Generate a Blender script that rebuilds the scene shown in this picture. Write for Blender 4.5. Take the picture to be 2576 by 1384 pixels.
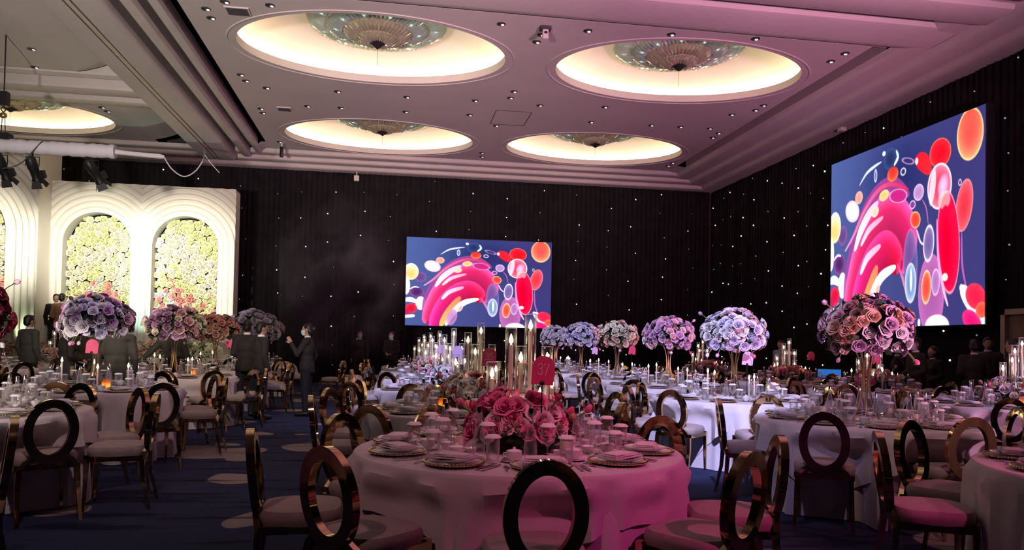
import bpy, bmesh, math, random
import numpy as np
from mathutils import Vector, Matrix, Euler

for o in list(bpy.data.objects):
    bpy.data.objects.remove(o)
SC = bpy.context.scene
COL = SC.collection
PI = math.pi
rnd = random.Random(7)

# ------------------------------------------------------------------ camera
IW, IH = 2576, 1384
FPX, YAW, PITCH, ROLL, SHIFT, CAMZ = 1900.0, math.radians(9.1), math.radians(1.25), math.radians(1.1), 130.0, 1.38
_f = Vector((math.sin(YAW) * math.cos(PITCH), math.cos(YAW) * math.cos(PITCH), math.sin(PITCH)))
_r0 = Vector((math.cos(YAW), -math.sin(YAW), 0))
_u0 = _r0.cross(_f)
_r = math.cos(ROLL) * _r0 + math.sin(ROLL) * _u0
_u = -math.sin(ROLL) * _r0 + math.cos(ROLL) * _u0
cam_data = bpy.data.cameras.new('camera')
cam = bpy.data.objects.new('camera', cam_data)
COL.objects.link(cam)
cam.matrix_world = Matrix(((_r.x, _u.x, -_f.x, 0), (_r.y, _u.y, -_f.y, 0), (_r.z, _u.z, -_f.z, CAMZ), (0, 0, 0, 1)))
cam_data.sensor_width = 36.0
cam_data.lens = FPX / IW * 36.0
cam_data.shift_y = SHIFT / IW
cam_data.clip_end = 200
SC.camera = cam


def ray(x, y):
    return _f + _r * ((x - IW / 2) / FPX) + _u * ((IH / 2 + SHIFT - y) / FPX)


def at_z(x, y, z):
    d = ray(x, y)
    return Vector((0, 0, CAMZ)) + d * ((z - CAMZ) / d.z)


def at_y(x, y, Y):
    d = ray(x, y)
    return Vector((0, 0, CAMZ)) + d * (Y / d.y)


def at_x(x, y, X):
    d = ray(x, y)
    return Vector((0, 0, CAMZ)) + d * (X / d.x)


# ------------------------------------------------------------------ world, exposure, big lights
w = bpy.data.worlds.new('world')
SC.world = w
w.use_nodes = True
w.node_tree.nodes['Background'].inputs[0].default_value = (0.55, 0.42, 0.5, 1)
w.node_tree.nodes['Background'].inputs[1].default_value = 0.0
vs = SC.view_settings
vs.view_transform = 'Standard'
vs.look = 'None'
vs.exposure = 0.0
vs.gamma = 1.0
vs.use_curve_mapping = False
cy = SC.cycles
cy.max_bounces = 6
cy.diffuse_bounces = 2
cy.glossy_bounces = 4
cy.transmission_bounces = 4
cy.transparent_max_bounces = 12
cy.volume_bounces = 0
cy.volume_step_rate = 2.0
cy.volume_max_steps = 64
cy.caustics_reflective = False
cy.caustics_refractive = False
cy.sample_clamp_indirect = 3.0
cy.use_denoising = True
cy.use_adaptive_sampling = True
cy.adaptive_threshold = 0.08
cy.adaptive_min_samples = 16


def spot(name, loc, aim, color, power, angle, blend=0.6, size=0.12):
    d = bpy.data.lights.new(name, 'SPOT')
    d.color = color
    d.energy = power
    d.spot_size = math.radians(angle)
    d.spot_blend = blend
    d.shadow_soft_size = size
    o = bpy.data.objects.new(name, d)
    COL.objects.link(o)
    o.location = loc
    o.rotation_euler = (Vector(aim) - Vector(loc)).to_track_quat('-Z', 'Y').to_euler()
    return o


# event wash lamps hung under the ceiling bay over and behind the camera: the photograph shows their pools of colour on the tables
spot('pink_table_wash_offscreen', (5.2, -1.0, 6.7), (1.75, 4.0, 0.2), (1.0, 0.08, 0.38), 950, 24, 0.9)
spot('pink_side_wash_offscreen', (8.6, 0.0, 6.7), (3.6, 4.1, 0.2), (1.0, 0.24, 0.42), 520, 20, 1.0)
spot('rose_bouquet_wash_offscreen', (2.0, 0.8, 6.7), (4.3, 5.9, 0.5), (1.0, 0.58, 0.58), 370, 18, 0.9)
spot('cream_row_wash_offscreen', (2.4, 2.4, 6.7), (0.8, 7.0, 0.9), (1.0, 0.72, 0.70), 380, 18, 0.9)
spot('rose_table_wash_offscreen', (-3.2, 0.2, 6.7), (0.6, 4.4, 0.5), (1.0, 0.50, 0.54), 270, 24, 0.9)
spot('rose_centre_wash_offscreen', (2.2, 0.2, 6.7), (0.85, 4.6, 0.85), (1.0, 0.42, 0.56), 530, 17, 0.9)
spot('violet_centre_wash_offscreen', (0.6, 0.5, 6.7), (3.7, 9.7, 0.6), (0.58, 0.57, 1.0), 6500, 24, 0.5)
spot('violet_row_wash_offscreen', (-1.2, 3.0, 6.7), (0.9, 12.0, 0.8), (0.56, 0.55, 1.0), 4000, 25, 0.6)
spot('violet_far_wash_offscreen', (1.6, 6.0, 6.7), (4.1, 17.5, 0.9), (0.60, 0.58, 1.0), 4300, 24, 0.7)
spot('violet_right_wash_offscreen', (9.3, 1.0, 6.7), (7.1, 7.8, 0.7), (0.6, 0.50, 1.0), 1400, 21, 0.9)
spot('violet_front_wash_offscreen', (-0.8, 1.2, 6.7), (3.1, 6.2, 0.9), (0.62, 0.5, 1.0), 480, 17, 0.8)
spot('warm_left_wash_offscreen', (-0.8, 1.0, 6.7), (-3.4, 8.6, 0.5), (1.0, 0.70, 0.72), 460, 48, 0.9)
spot('warm_far_left_wash_offscreen', (-2.2, 5.5, 6.7), (-4.2, 14.6, 0.6), (1.0, 0.82, 0.68), 980, 42, 0.9)
spot('violet_left_wash_offscreen', (-1.0, 4.0, 6.7), (-3.1, 9.4, 1.2), (0.66, 0.56, 1.0), 660, 13, 0.9)
spot('violet_floor_wash_offscreen', (2.6, 5.5, 6.7), (-1.0, 13.5, 0.0), (0.55, 0.5, 1.0), 1050, 20, 0.9)
# floor-stand lamps behind the camera that wash the ceiling, mauve from the right and neutral from the left
spot('mauve_ceiling_wash_offscreen', (6.5, -2.4, 1.0), (4.8, 15.5, 7.2), (1.0, 0.42, 0.70), 9000, 52, 1.0, 0.3)
spot('neutral_ceiling_wash_offscreen', (-4.6, -2.4, 1.0), (-2.8, 16.5, 7.2), (1.0, 0.86, 0.80), 9500, 50, 1.0, 0.3)
# footlights hidden in the stage flower bank; their glow climbs the pillars in the photograph
for sx, c in ((-6.68, (0.45, 1.0, 0.85)), (-9.3, (0.8, 1.0, 0.6)), (-4.6, (1.0, 0.9, 0.75))):
    spot('stage_footlight', (sx, 21.1, 1.0), (sx, 22.0, 2.6), c, 120, 70, 1.0, 0.05)


# ------------------------------------------------------------------ helpers
class MB:
    """collects shapes; build() links them as one mesh object"""

    def __init__(s):
        s.v, s.f, s.m = [], [], []

    def add(s, vs_, fs_, m=0):
        b = len(s.v)
        s.v.extend([tuple(p) for p in vs_])
        s.f.extend([tuple(i + b for i in f) for f in fs_])
        s.m.extend([m] * len(fs_))
        return s

    def box(s, c, d, m=0, rz=0.0):
        cx, cy_, cz = c
        hx, hy, hz = d[0] / 2, d[1] / 2, d[2] / 2
        ca, sa = math.cos(rz), math.sin(rz)
        vv = []
        for dz in (-hz, hz):
            for dx, dy in ((-hx, -hy), (hx, -hy), (hx, hy), (-hx, hy)):
                vv.append((cx + dx * ca - dy * sa, cy_ + dx * sa + dy * ca, cz + dz))
        return s.add(vv, [(3, 2, 1, 0), (4, 5, 6, 7), (0, 1, 5, 4), (1, 2, 6, 5), (2, 3, 7, 6), (3, 0, 4, 7)], m)

    def lathe(s, prof, n=16, c=(0, 0, 0), m=0, sx=1.0, sy=1.0):
        vv, ff = [], []
        for r, z in prof:
            for k in range(n):
                a = 2 * PI * k / n
                vv.append((c[0] + r * sx * math.cos(a), c[1] + r * sy * math.sin(a), c[2] + z))
        for i in range(len(prof) - 1):
            for k in range(n):
                k2 = (k + 1) % n
                ff.append((i * n + k, i * n + k2, (i + 1) * n + k2, (i + 1) * n + k))
        if prof[0][0] > 1e-6:
            ff.append(tuple(range(n - 1, -1, -1)))
        if prof[-1][0] > 1e-6:
            ff.append(tuple((len(prof) - 1) * n + k for k in range(n)))
        return s.add(vv, ff, m)

    def tube(s, path, r, n=8, m=0, caps=True):
        path = [Vector(p) for p in path]
        rr = r if isinstance(r, (list, tuple)) else [r] * len(path)
        vv, ff = [], []
        prev = None
        for i, p in enumerate(path):
            t = (path[min(i + 1, len(path) - 1)] - path[max(i - 1, 0)]).normalized()
            if prev is None:
                ref = Vector((0, 0, 1)) if abs(t.z) < 0.9 else Vector((1, 0, 0))
                a = t.cross(ref).normalized()
            else:
                a = (prev - t * prev.dot(t)).normalized()
            prev = a
            b = t.cross(a)
            for k in range(n):
                q = 2 * PI * k / n
                vv.append(p + (a * math.cos(q) + b * math.sin(q)) * rr[i])
        for i in range(len(path) - 1):
            for k in range(n):
                k2 = (k + 1) % n
                ff.append((i * n + k, i * n + k2, (i + 1) * n + k2, (i + 1) * n + k))
        if caps:
            ff.append(tuple(range(n - 1, -1, -1)))
            ff.append(tuple((len(path) - 1) * n + k for k in range(n)))
        return s.add(vv, ff, m)

    def ball(s, c, r, nu=10, nv=6, m=0):
        r = r if isinstance(r, (tuple, list)) else (r, r, r)
        vv, ff = [(c[0], c[1], c[2] - r[2])], []
        for i in range(1, nv):
            t = PI * i / nv
            for k in range(nu):
                a = 2 * PI * k / nu
                vv.append((c[0] + r[0] * math.sin(t) * math.cos(a), c[1] + r[1] * math.sin(t) * math.sin(a), c[2] - r[2] * math.cos(t)))
        vv.append((c[0], c[1], c[2] + r[2]))
        for k in range(nu):
            ff.append((0, 1 + (k + 1) % nu, 1 + k))
        for i in range(nv - 2):
            for k in range(nu):
                a0 = 1 + i * nu
                ff.append((a0 + k, a0 + (k + 1) % nu, a0 + nu + (k + 1) % nu, a0 + nu + k))
        a0 = 1 + (nv - 2) * nu
        for k in range(nu):
            ff.append((a0 + k, a0 + (k + 1) % nu, len(vv) - 1))
        return s.add(vv, ff, m)

    def grid(s, pts, m=0, wrap=False):
        """pts: rows of points"""
        nr, nc = len(pts), len(pts[0])
        vv = [p for row in pts for p in row]
        ff = []
        for i in range(nr - 1):
            for k in range(nc if wrap else nc - 1):
                k2 = (k + 1) % nc
                ff.append((i * nc + k, i * nc + k2, (i + 1) * nc + k2, (i + 1) * nc + k))
        return s.add(vv, ff, m)

    def extrude(s, prof, axis, a, b, m=0):
        """prof: list of (p, z); extruded from a to b along axis ('x' or 'y')"""
        if axis == 'y':
            rows = [[(p, a, z) for p, z in prof], [(p, b, z) for p, z in prof]]
        else:
            rows = [[(a, p, z) for p, z in prof], [(b, p, z) for p, z in prof]]
        return s.grid(rows, m)

    def mesh(s, name, mats, smooth=True):
        me = bpy.data.meshes.new(name)
        me.from_pydata(s.v, [], s.f)
        if not isinstance(mats, (list, tuple)):
            mats = [mats]
        for m in mats:
            me.materials.append(m)
        if len(mats) > 1:
            me.polygons.foreach_set('material_index', s.m)
        if smooth:
            me.polygons.foreach_set('use_smooth', [True] * len(me.polygons))
            try:
                me.set_sharp_from_angle(angle=math.radians(40))
            except Exception:
                pass
        me.update()
        return me

    def build(s, name, mats, parent=None, smooth=True):
        return put(name, s.mesh(name, mats, smooth), parent)


def put(name, me, parent=None, loc=(0, 0, 0), rot=(0, 0, 0), scale=(1, 1, 1)):
    o = bpy.data.objects.new(name, me)
    COL.objects.link(o)
    o.location = loc
    o.rotation_euler = rot
    if not isinstance(scale, (tuple, list, Vector)):
        scale = (scale, scale, scale)
    o.scale = scale
    if parent is not None:
        o.parent = parent
    return o


def tag(o, label=None, cat=None, group=None, kind=None):
    if label:
        o['label'] = label
    if cat:
        o['category'] = cat
    if group:
        o['group'] = group
    if kind:
        o['kind'] = kind
    return o


def thing(name, label, cat, loc=(0, 0, 0), rz=0.0, group=None):
    o = bpy.data.objects.new(name, None)
    COL.objects.link(o)
    o.empty_display_size = 0.1
    o.location = loc
    o.rotation_euler = (0, 0, rz)
    return tag(o, label, cat, group)


def lin(c):
    return tuple(((x / 255.0) / 12.92 if x / 255.0 <= 0.04045 else ((x / 255.0 + 0.055) / 1.055) ** 2.4) for x in c)


def mat(name, color, rough=0.5, metal=0.0, emit=None, estr=0.0, noise=None, bump=None, trans=0.0, spec=0.5, sss=0.0):
    m = bpy.data.materials.new(name)
    m.use_nodes = True
    nt = m.node_tree
    b = nt.nodes['Principled BSDF']
    b.inputs['Base Color'].default_value = (*color, 1)
    b.inputs['Roughness'].default_value = rough
    b.inputs['Metallic'].default_value = metal
    b.inputs['Specular IOR Level'].default_value = spec
    if emit:
        b.inputs['Emission Color'].default_value = (*emit, 1)
        b.inputs['Emission Strength'].default_value = estr
    tc = None
    if noise or bump:
        tc = nt.nodes.new('ShaderNodeTexCoord')
    if noise:
        sc, amt = noise
        n = nt.nodes.new('ShaderNodeTexNoise')
        n.inputs['Scale'].default_value = sc
        n.inputs['Detail'].default_value = 3
        nt.links.new(tc.outputs['Object'], n.inputs['Vector'])
        r = nt.nodes.new('ShaderNodeValToRGB')
        r.color_ramp.elements[0].position = 0.3
        r.color_ramp.elements[1].position = 0.7
        r.color_ramp.elements[0].color = (*[max(0, c * (1 - amt)) for c in color], 1)
        r.color_ramp.elements[1].color = (*[min(1, c * (1 + amt)) for c in color], 1)
        nt.links.new(n.outputs['Fac'], r.inputs['Fac'])
        nt.links.new(r.outputs['Color'], b.inputs['Base Color'])
    if bump:
        sc, st = bump
        n = nt.nodes.new('ShaderNodeTexNoise')
        n.inputs['Scale'].default_value = sc
        n.inputs['Detail'].default_value = 2
        nt.links.new(tc.outputs['Object'], n.inputs['Vector'])
        bp = nt.nodes.new('ShaderNodeBump')
        bp.inputs['Strength'].default_value = st
        bp.inputs['Distance'].default_value = 0.02
        nt.links.new(n.outputs['Fac'], bp.inputs['Height'])
        nt.links.new(bp.outputs['Normal'], b.inputs['Normal'])
    return m


def thin_glass(name, tint=(1, 1, 1), gloss=0.10, edge=0.55, rough=0.03, painted_gleam=0.25):
    m = bpy.data.materials.new(name)
    m.use_nodes = True
    nt = m.node_tree
    for n in list(nt.nodes):
        nt.nodes.remove(n)
    out = nt.nodes.new('ShaderNodeOutputMaterial')
    mix = nt.nodes.new('ShaderNodeMixShader')
    tr = nt.nodes.new('ShaderNodeBsdfTransparent')
    tr.inputs[0].default_value = (*tint, 1)
    gl = nt.nodes.new('ShaderNodeBsdfGlossy')
    gl.inputs['Roughness'].default_value = rough
    lw = nt.nodes.new('ShaderNodeLayerWeight')
    lw.inputs[0].default_value = 0.35
    mr = nt.nodes.new('ShaderNodeMapRange')
    mr.inputs['To Min'].default_value = gloss
    mr.inputs['To Max'].default_value = edge
    nt.links.new(lw.outputs['Facing'], mr.inputs['Value'])
    nt.links.new(mr.outputs['Result'], mix.inputs[0])
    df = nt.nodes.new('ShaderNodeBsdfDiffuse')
    df.inputs[0].default_value = (0.9, 0.9, 0.9, 1)  # white painted in for light the glass edges would catch
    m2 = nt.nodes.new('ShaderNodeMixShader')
    m2.inputs[0].default_value = painted_gleam
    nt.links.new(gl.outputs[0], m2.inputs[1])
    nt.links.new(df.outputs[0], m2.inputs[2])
    nt.links.new(tr.outputs[0], mix.inputs[1])
    nt.links.new(m2.outputs[0], mix.inputs[2])
    nt.links.new(mix.outputs[0], out.inputs[0])
    return m


def emitter(name, color, strength):
    m = bpy.data.materials.new(name)
    m.use_nodes = True
    nt = m.node_tree
    for n in list(nt.nodes):
        nt.nodes.remove(n)
    out = nt.nodes.new('ShaderNodeOutputMaterial')
    e = nt.nodes.new('ShaderNodeEmission')
    e.inputs[0].default_value = (*color, 1)
    e.inputs[1].default_value = strength
    nt.links.new(e.outputs[0], out.inputs[0])
    return m


def translucent(name, color, gloss):
    """thin coloured glass that passes light through and shines a little"""
    m = bpy.data.materials.new(name)
    m.use_nodes = True
    nt = m.node_tree
    for n in list(nt.nodes):
        nt.nodes.remove(n)
    out = nt.nodes.new('ShaderNodeOutputMaterial')
    df = nt.nodes.new('ShaderNodeBsdfDiffuse')
    df.inputs[0].default_value = (*color, 1)
    tl = nt.nodes.new('ShaderNodeBsdfTranslucent')
    tl.inputs[0].default_value = (*color, 1)
    gl = nt.nodes.new('ShaderNodeBsdfGlossy')
    gl.inputs['Roughness'].default_value = 0.1
    a = nt.nodes.new('ShaderNodeMixShader')
    a.inputs[0].default_value = 0.65
    b = nt.nodes.new('ShaderNodeMixShader')
    b.inputs[0].default_value = gloss
    nt.links.new(df.outputs[0], a.inputs[1])
    nt.links.new(tl.outputs[0], a.inputs[2])
    nt.links.new(a.outputs[0], b.inputs[1])
    nt.links.new(gl.outputs[0], b.inputs[2])
    nt.links.new(b.outputs[0], out.inputs[0])
    return m


M = {}
M['plaster'] = mat('plaster', (0.64, 0.585, 0.54), 0.75, noise=(0.8, 0.04))
M['cream_plaster'] = M['plaster']
M['gold_line'] = mat('gold_line', (0.55, 0.42, 0.18), 0.35, 0.9)
M['curtain'] = mat('curtain', (0.016, 0.014, 0.016), 0.95, noise=(3, 0.25), spec=0.1)
M['black'] = mat('black', (0.012, 0.012, 0.013), 0.6)
M['black_metal'] = mat('black_metal', (0.02, 0.02, 0.022), 0.45, 0.4)
M['wall'] = mat('wall_paint', (0.05, 0.045, 0.05), 0.8)
M['gold'] = mat('mirror_gold', (0.62, 0.42, 0.22), 0.07, 1.0, bump=(9, 0.06))
M['gold_satin'] = mat('satin_gold', (0.70, 0.52, 0.28), 0.3, 1.0)
M['cushion'] = mat('cushion', (0.46, 0.36, 0.34), 0.85, noise=(14, 0.06))
M['cloth'] = mat('table_cloth', (0.80, 0.72, 0.73), 0.9, noise=(6, 0.03), bump=(160, 0.05))
M['skirt'] = mat('table_skirt', (0.74, 0.66, 0.70), 0.9, noise=(6, 0.03), bump=(160, 0.05))
M['china'] = mat('china', (0.85, 0.82, 0.80), 0.18)
M['china_gold'] = mat('gilded_rim', (0.80, 0.66, 0.34), 0.25, 1.0)
M['napkin'] = mat('napkin', (0.82, 0.74, 0.76), 0.9, bump=(120, 0.06))
M['paper'] = mat('paper_lid', (0.88, 0.84, 0.84), 0.8)
M['steel'] = mat('polished_steel', (0.62, 0.60, 0.60), 0.12, 1.0)
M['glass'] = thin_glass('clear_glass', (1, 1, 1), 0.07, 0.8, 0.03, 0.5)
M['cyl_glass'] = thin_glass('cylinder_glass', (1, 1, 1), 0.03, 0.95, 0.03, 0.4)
M['amber_glass'] = translucent('amber_glass', (0.95, 0.42, 0.05), 0.08)
M['wax'] = mat('candle_wax', (0.80, 0.66, 0.50), 0.5)
M['flame'] = emitter('flame', (1.0, 0.80, 0.52), 22)
M['jar_flame'] = emitter('jar_flame', (1.0, 0.62, 0.28), 60)
M['crystal'] = translucent('crystal', (0.66, 0.82, 0.76), 0.22)
M['bulb'] = emitter('bulb', (0.85, 1.0, 0.95), 8)
M['cove_lamp'] = emitter('cove_lamp', (1.0, 0.81, 0.51), 20)
M['lamp_on'] = emitter('downlight_lamp', (1.0, 0.86, 0.85), 1.1)
M['star'] = emitter('star_bright', (1, 0.97, 0.95), 1.0)
M['star_dim'] = emitter('star_dim', (1, 0.95, 0.95), 0.28)
M['leaf'] = mat('leaf', (0.05, 0.10, 0.035), 0.5, noise=(20, 0.4))
M['stem'] = mat('stem', (0.20, 0.26, 0.07), 0.5)
M['foam'] = mat('flower_foam', (0.03, 0.05, 0.03), 0.9)
for k, c in dict(rose_pink=(0.80, 0.17, 0.33), rose_deep=(0.72, 0.07, 0.16), rose_white=(0.84, 0.78, 0.80), rose_blush=(0.82, 0.50, 0.55),
                 rose_cream=(0.88, 0.82, 0.62), rose_peach=(0.88, 0.56, 0.42), rose_lime=(0.80, 0.82, 0.44), rose_coral=(0.88, 0.40, 0.35),
                 rose_dark=(0.30, 0.04, 0.07), rose_mauve=(0.66, 0.40, 0.60), rose_lilac=(0.72, 0.66, 0.86)).items():  # lilac and mauve hold some violet light in the flower colour
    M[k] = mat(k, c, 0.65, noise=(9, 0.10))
M['sign_pink'] = mat('sign_pink', (0.70, 0.06, 0.16), 0.35)
M['sign_lilac'] = mat('sign_lilac', (0.66, 0.45, 0.72), 0.35)
M['numeral'] = mat('numeral', (0.90, 0.62, 0.70), 0.4)
M['stage_white'] = mat('stage_white', (0.80, 0.76, 0.66), 0.7)
M['truss_cloth'] = mat('truss_cloth', (0.70, 0.68, 0.72), 0.8, bump=(14, 0.3))
M['skin'] = mat('skin', (0.42, 0.24, 0.17), 0.55)
M['hair'] = mat('hair', (0.012, 0.010, 0.010), 0.5)
M['suit_dark'] = mat('suit_dark', (0.020, 0.016, 0.015), 0.85)
M['suit_grey'] = mat('suit_grey', (0.07, 0.072, 0.062), 0.85)
M['suit_olive'] = mat('suit_olive', (0.045, 0.040, 0.030), 0.85)
M['suit_peach'] = mat('suit_peach', (0.46, 0.24, 0.13), 0.85)
M['shirt_blue'] = mat('shirt_blue', (0.30, 0.31, 0.40), 0.85)
M['trousers'] = mat('trousers', (0.02, 0.02, 0.022), 0.85)
M['mask'] = mat('face_mask', (0.55, 0.65, 0.70), 0.8)
M['shoe'] = mat('shoe_leather', (0.015, 0.013, 0.012), 0.35)
M['wood'] = mat('door_wood', (0.16, 0.09, 0.05), 0.5, noise=(4, 0.3))
M['frame_beige'] = mat('frame_beige', (0.45, 0.36, 0.28), 0.6)


def carpet_material():
    m = bpy.data.materials.new('carpet')
    m.use_nodes = True
    nt = m.node_tree
    b = nt.nodes['Principled BSDF']
    b.inputs['Roughness'].default_value = 0.95
    b.inputs['Specular IOR Level'].default_value = 0.15
    tc = nt.nodes.new('ShaderNodeTexCoord')
    # flowing beige islands: distorted noise, thresholded
    wob = nt.nodes.new('ShaderNodeTexNoise')
    wob.inputs['Scale'].default_value = 0.7
    nt.links.new(tc.outputs['Object'], wob.inputs['Vector'])
    mixv = nt.nodes.new('ShaderNodeVectorMath')
    mixv.operation = 'MULTIPLY_ADD'
    nt.links.new(wob.outputs['Color'], mixv.inputs[0])
    mixv.inputs[1].default_value = (0.9, 0.9, 0)
    nt.links.new(tc.outputs['Object'], mixv.inputs[2])
    vo = nt.nodes.new('ShaderNodeTexVoronoi')
    vo.feature = 'SMOOTH_F1'
    vo.inputs['Scale'].default_value = 0.95
    vo.inputs['Smoothness'].default_value = 0.3
    nt.links.new(mixv.outputs[0], vo.inputs['Vector'])
    n2 = nt.nodes.new('ShaderNodeTexNoise')
    n2.inputs['Scale'].default_value = 0.32
    n2.inputs['Detail'].default_value = 0
    nt.links.new(tc.outputs['Object'], n2.inputs['Vector'])
    add = nt.nodes.new('ShaderNodeMath')
    add.operation = 'MULTIPLY_ADD'
    nt.links.new(n2.outputs['Fac'], add.inputs[0])
    add.inputs[1].default_value = 1.1
    nt.links.new(vo.outputs['Distance'], add.inputs[2])
    ramp = nt.nodes.new('ShaderNodeValToRGB')
    e = ramp.color_ramp.elements
    e[0].position = 0.795
    e[0].color = (0.34, 0.28, 0.26, 1)
    e[1].position = 0.81
    e[1].color = (0.032, 0.040, 0.095, 1)
    nt.links.new(add.outputs[0], ramp.inputs['Fac'])
    # dark blue streaks woven into the ground
    wv = nt.nodes.new('ShaderNodeTexNoise')
    wv.inputs['Scale'].default_value = 1.0
    wv.inputs['Detail'].default_value = 3
    mp = nt.nodes.new('ShaderNodeMapping')
    mp.inputs['Scale'].default_value = (0.8, 5.0, 1)
    nt.links.new(tc.outputs['Object'], mp.inputs['Vector'])
    nt.links.new(mp.outputs[0], wv.inputs['Vector'])
    r2 = nt.nodes.new('ShaderNodeValToRGB')
    r2.color_ramp.elements[0].position = 0.36
    r2.color_ramp.elements[0].color = (0.35, 0.35, 0.35, 1)
    r2.color_ramp.elements[1].position = 0.46
    r2.color_ramp.elements[1].color = (1, 1, 1, 1)
    nt.links.new(wv.outputs['Fac'], r2.inputs['Fac'])
    mul = nt.nodes.new('ShaderNodeMix')
    mul.data_type = 'RGBA'
    mul.blend_type = 'MULTIPLY'
    mul.inputs[0].default_value = 1.0
    nt.links.new(ramp.outputs['Color'], mul.inputs[6])
    nt.links.new(r2.outputs['Color'], mul.inputs[7])
    nt.links.new(mul.outputs[2], b.inputs['Base Color'])
    return m


M['carpet'] = carpet_material()

# ------------------------------------------------------------------ the room
XL, XR, YB, YF = -15.0, 11.0, 25.0, -4.0
ZC, ZS = 7.2, 6.85            # flat ceiling panels, lowest soffit


def struct(o):
    o['kind'] = 'structure'
    return o


struct(MB().box(((XL + XR) / 2, (YB + YF) / 2, -0.05), (XR - XL + 0.6, YB - YF + 0.6, 0.1)).build('floor', M['carpet'], smooth=False))
struct(MB().box(((XL + XR) / 2, YB + 0.4, 3.9), (XR - XL + 1, 0.2, 7.9)).build('wall_back', M['wall'], smooth=False))
struct(MB().box((XR + 0.4, (YB + YF) / 2, 3.9), (0.2, YB - YF + 1, 7.9)).build('wall_right', M['wall'], smooth=False))
struct(MB().box((XL - 0.3, (YB + YF) / 2, 3.9), (0.2, YB - YF + 1, 7.9)).build('wall_left', M['wall'], smooth=False))
struct(MB().box(((XL + XR) / 2, YF - 0.3, 3.9), (XR - XL + 1, 0.2, 7.9)).build('wall_front', M['wall'], smooth=False))


def curtain(name, label, pts_fn, length, z0, z1, stars):
    mb = MB()
    n = int(length / 0.055)
    rows = []
    for z in (z0, z1):
        rows.append([pts_fn(i * length / n, z, 0.03 * math.sin(i * 2.1) + 0.015 * math.sin(i * 0.37)) for i in range(n + 1)])
    mb.grid(rows)
    o = mb.build(name, M['curtain'])
    tag(o, label, 'curtain')
    st = MB()
    for (s, z, r, mi) in stars:
        p = pts_fn(s, z, 0.06)
        st.ball(p, r, 6, 4, mi)
    so = st.build('star_light', [M['star'], M['star_dim']], o)
    so['kind'] = 'stuff'
    return o


def star_field(length, z0, z1, step, seed):
    r_ = random.Random(seed)
    out = []
    s = 0.2
    while s < length:
        z = z0 + r_.random() * 0.7
        while z < z1:
            b = r_.random()
            out.append((s + r_.uniform(-0.16, 0.16), z, 0.013 + 0.013 * b, 0 if b > 0.5 else 1))
            z += r_.uniform(0.55, 1.05)
        s += step * r_.uniform(0.8, 1.2)
    return out


curtain('star_curtain', 'black pleated curtain with tiny white star lights behind the smaller screen', lambda s, z, d: (XL + s, YB + 0.1 - d, z), XR - XL, 0.0, 6.95,
        [q for q in star_field(XR - XL, 0.5, 6.7, 1.05, 3) if q[0] > 4])
curtain('star_curtain', 'black pleated curtain with tiny white star lights around the taller screen', lambda s, z, d: (XR + 0.1 - d, YB - s, z), YB - YF, 0.0, 6.95,
        [q for q in star_field(20, 0.4, 6.7, 0.75, 5)])

# ---- ceiling panels with oval openings
RX, RY = 2.66, 1.78


def panel_cells(mb, cells):
    """cells: (x0, x1, y0, y1, hole centre or None)"""
    for x0, x1, y0, y1, h in cells:
        if h is None:
            mb.add([(x0, y0, ZC), (x1, y0, ZC), (x1, y1, ZC), (x0, y1, ZC)], [(3, 2, 1, 0)])
            continue
        angs = [2 * PI * k / 96 for k in range(96)]
        for cx, cy_ in ((x0, y0), (x1, y0), (x1, y1), (x0, y1)):
            angs.append(math.atan2((cy_ - h[1]) / RY, (cx - h[0]) / RX) % (2 * PI))
        angs = sorted(angs)
        inner, outer = [], []
        for a in angs:
            dx, dy = RX * math.cos(a), RY * math.sin(a)
            t = 1e9
            if dx > 1e-9:
                t = min(t, (x1 - h[0]) / dx)
            if dx < -1e-9:
                t = min(t, (x0 - h[0]) / dx)
            if dy > 1e-9:
                t = min(t, (y1 - h[1]) / dy)
            if dy < -1e-9:
                t = min(t, (y0 - h[1]) / dy)
            inner.append((h[0] + dx, h[1] + dy, ZC))
            outer.append((h[0] + dx * t, h[1] + dy * t, ZC))
        mb.grid([inner, outer], wrap=True)


DOMES = [(-0.45, 15.4), (5.95, 15.3), (-0.42, 21.98), (5.90, 21.85)]
LDOME = (-10.25, 21.9)
mb = MB()
panel_cells(mb, [(-3.9, 2.75, 13.1, 18.4, DOMES[0]), (2.75, 9.0, 13.1, 18.4, DOMES[1]), (-3.9, 2.75, 18.4, 23.9, DOMES[2]), (2.75, 9.0, 18.4, 23.9, DOMES[3])])
struct(mb.build('ceiling', M['plaster'], smooth=False))
mb = MB()
panel_cells(mb, [(XL, -7.0, 19.7, 24.3, LDOME), (XL, -7.0, 3.0, 17.9, None)])
struct(mb.build('ceiling', M['cream_plaster'], smooth=False))
# near bay overhead, out of frame, and the roof slab that closes the room
struct(MB().box((2.6, 3.2, ZC + 0.1), (13.4, 13.0, 0.1)).build('ceiling', M['plaster'], smooth=False))
struct(MB().box(((XL + XR) / 2, (YB + YF) / 2, 9.0), (XR - XL + 1, YB - YF + 1, 0.1)).build('ceiling', M['wall'], smooth=False))

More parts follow.
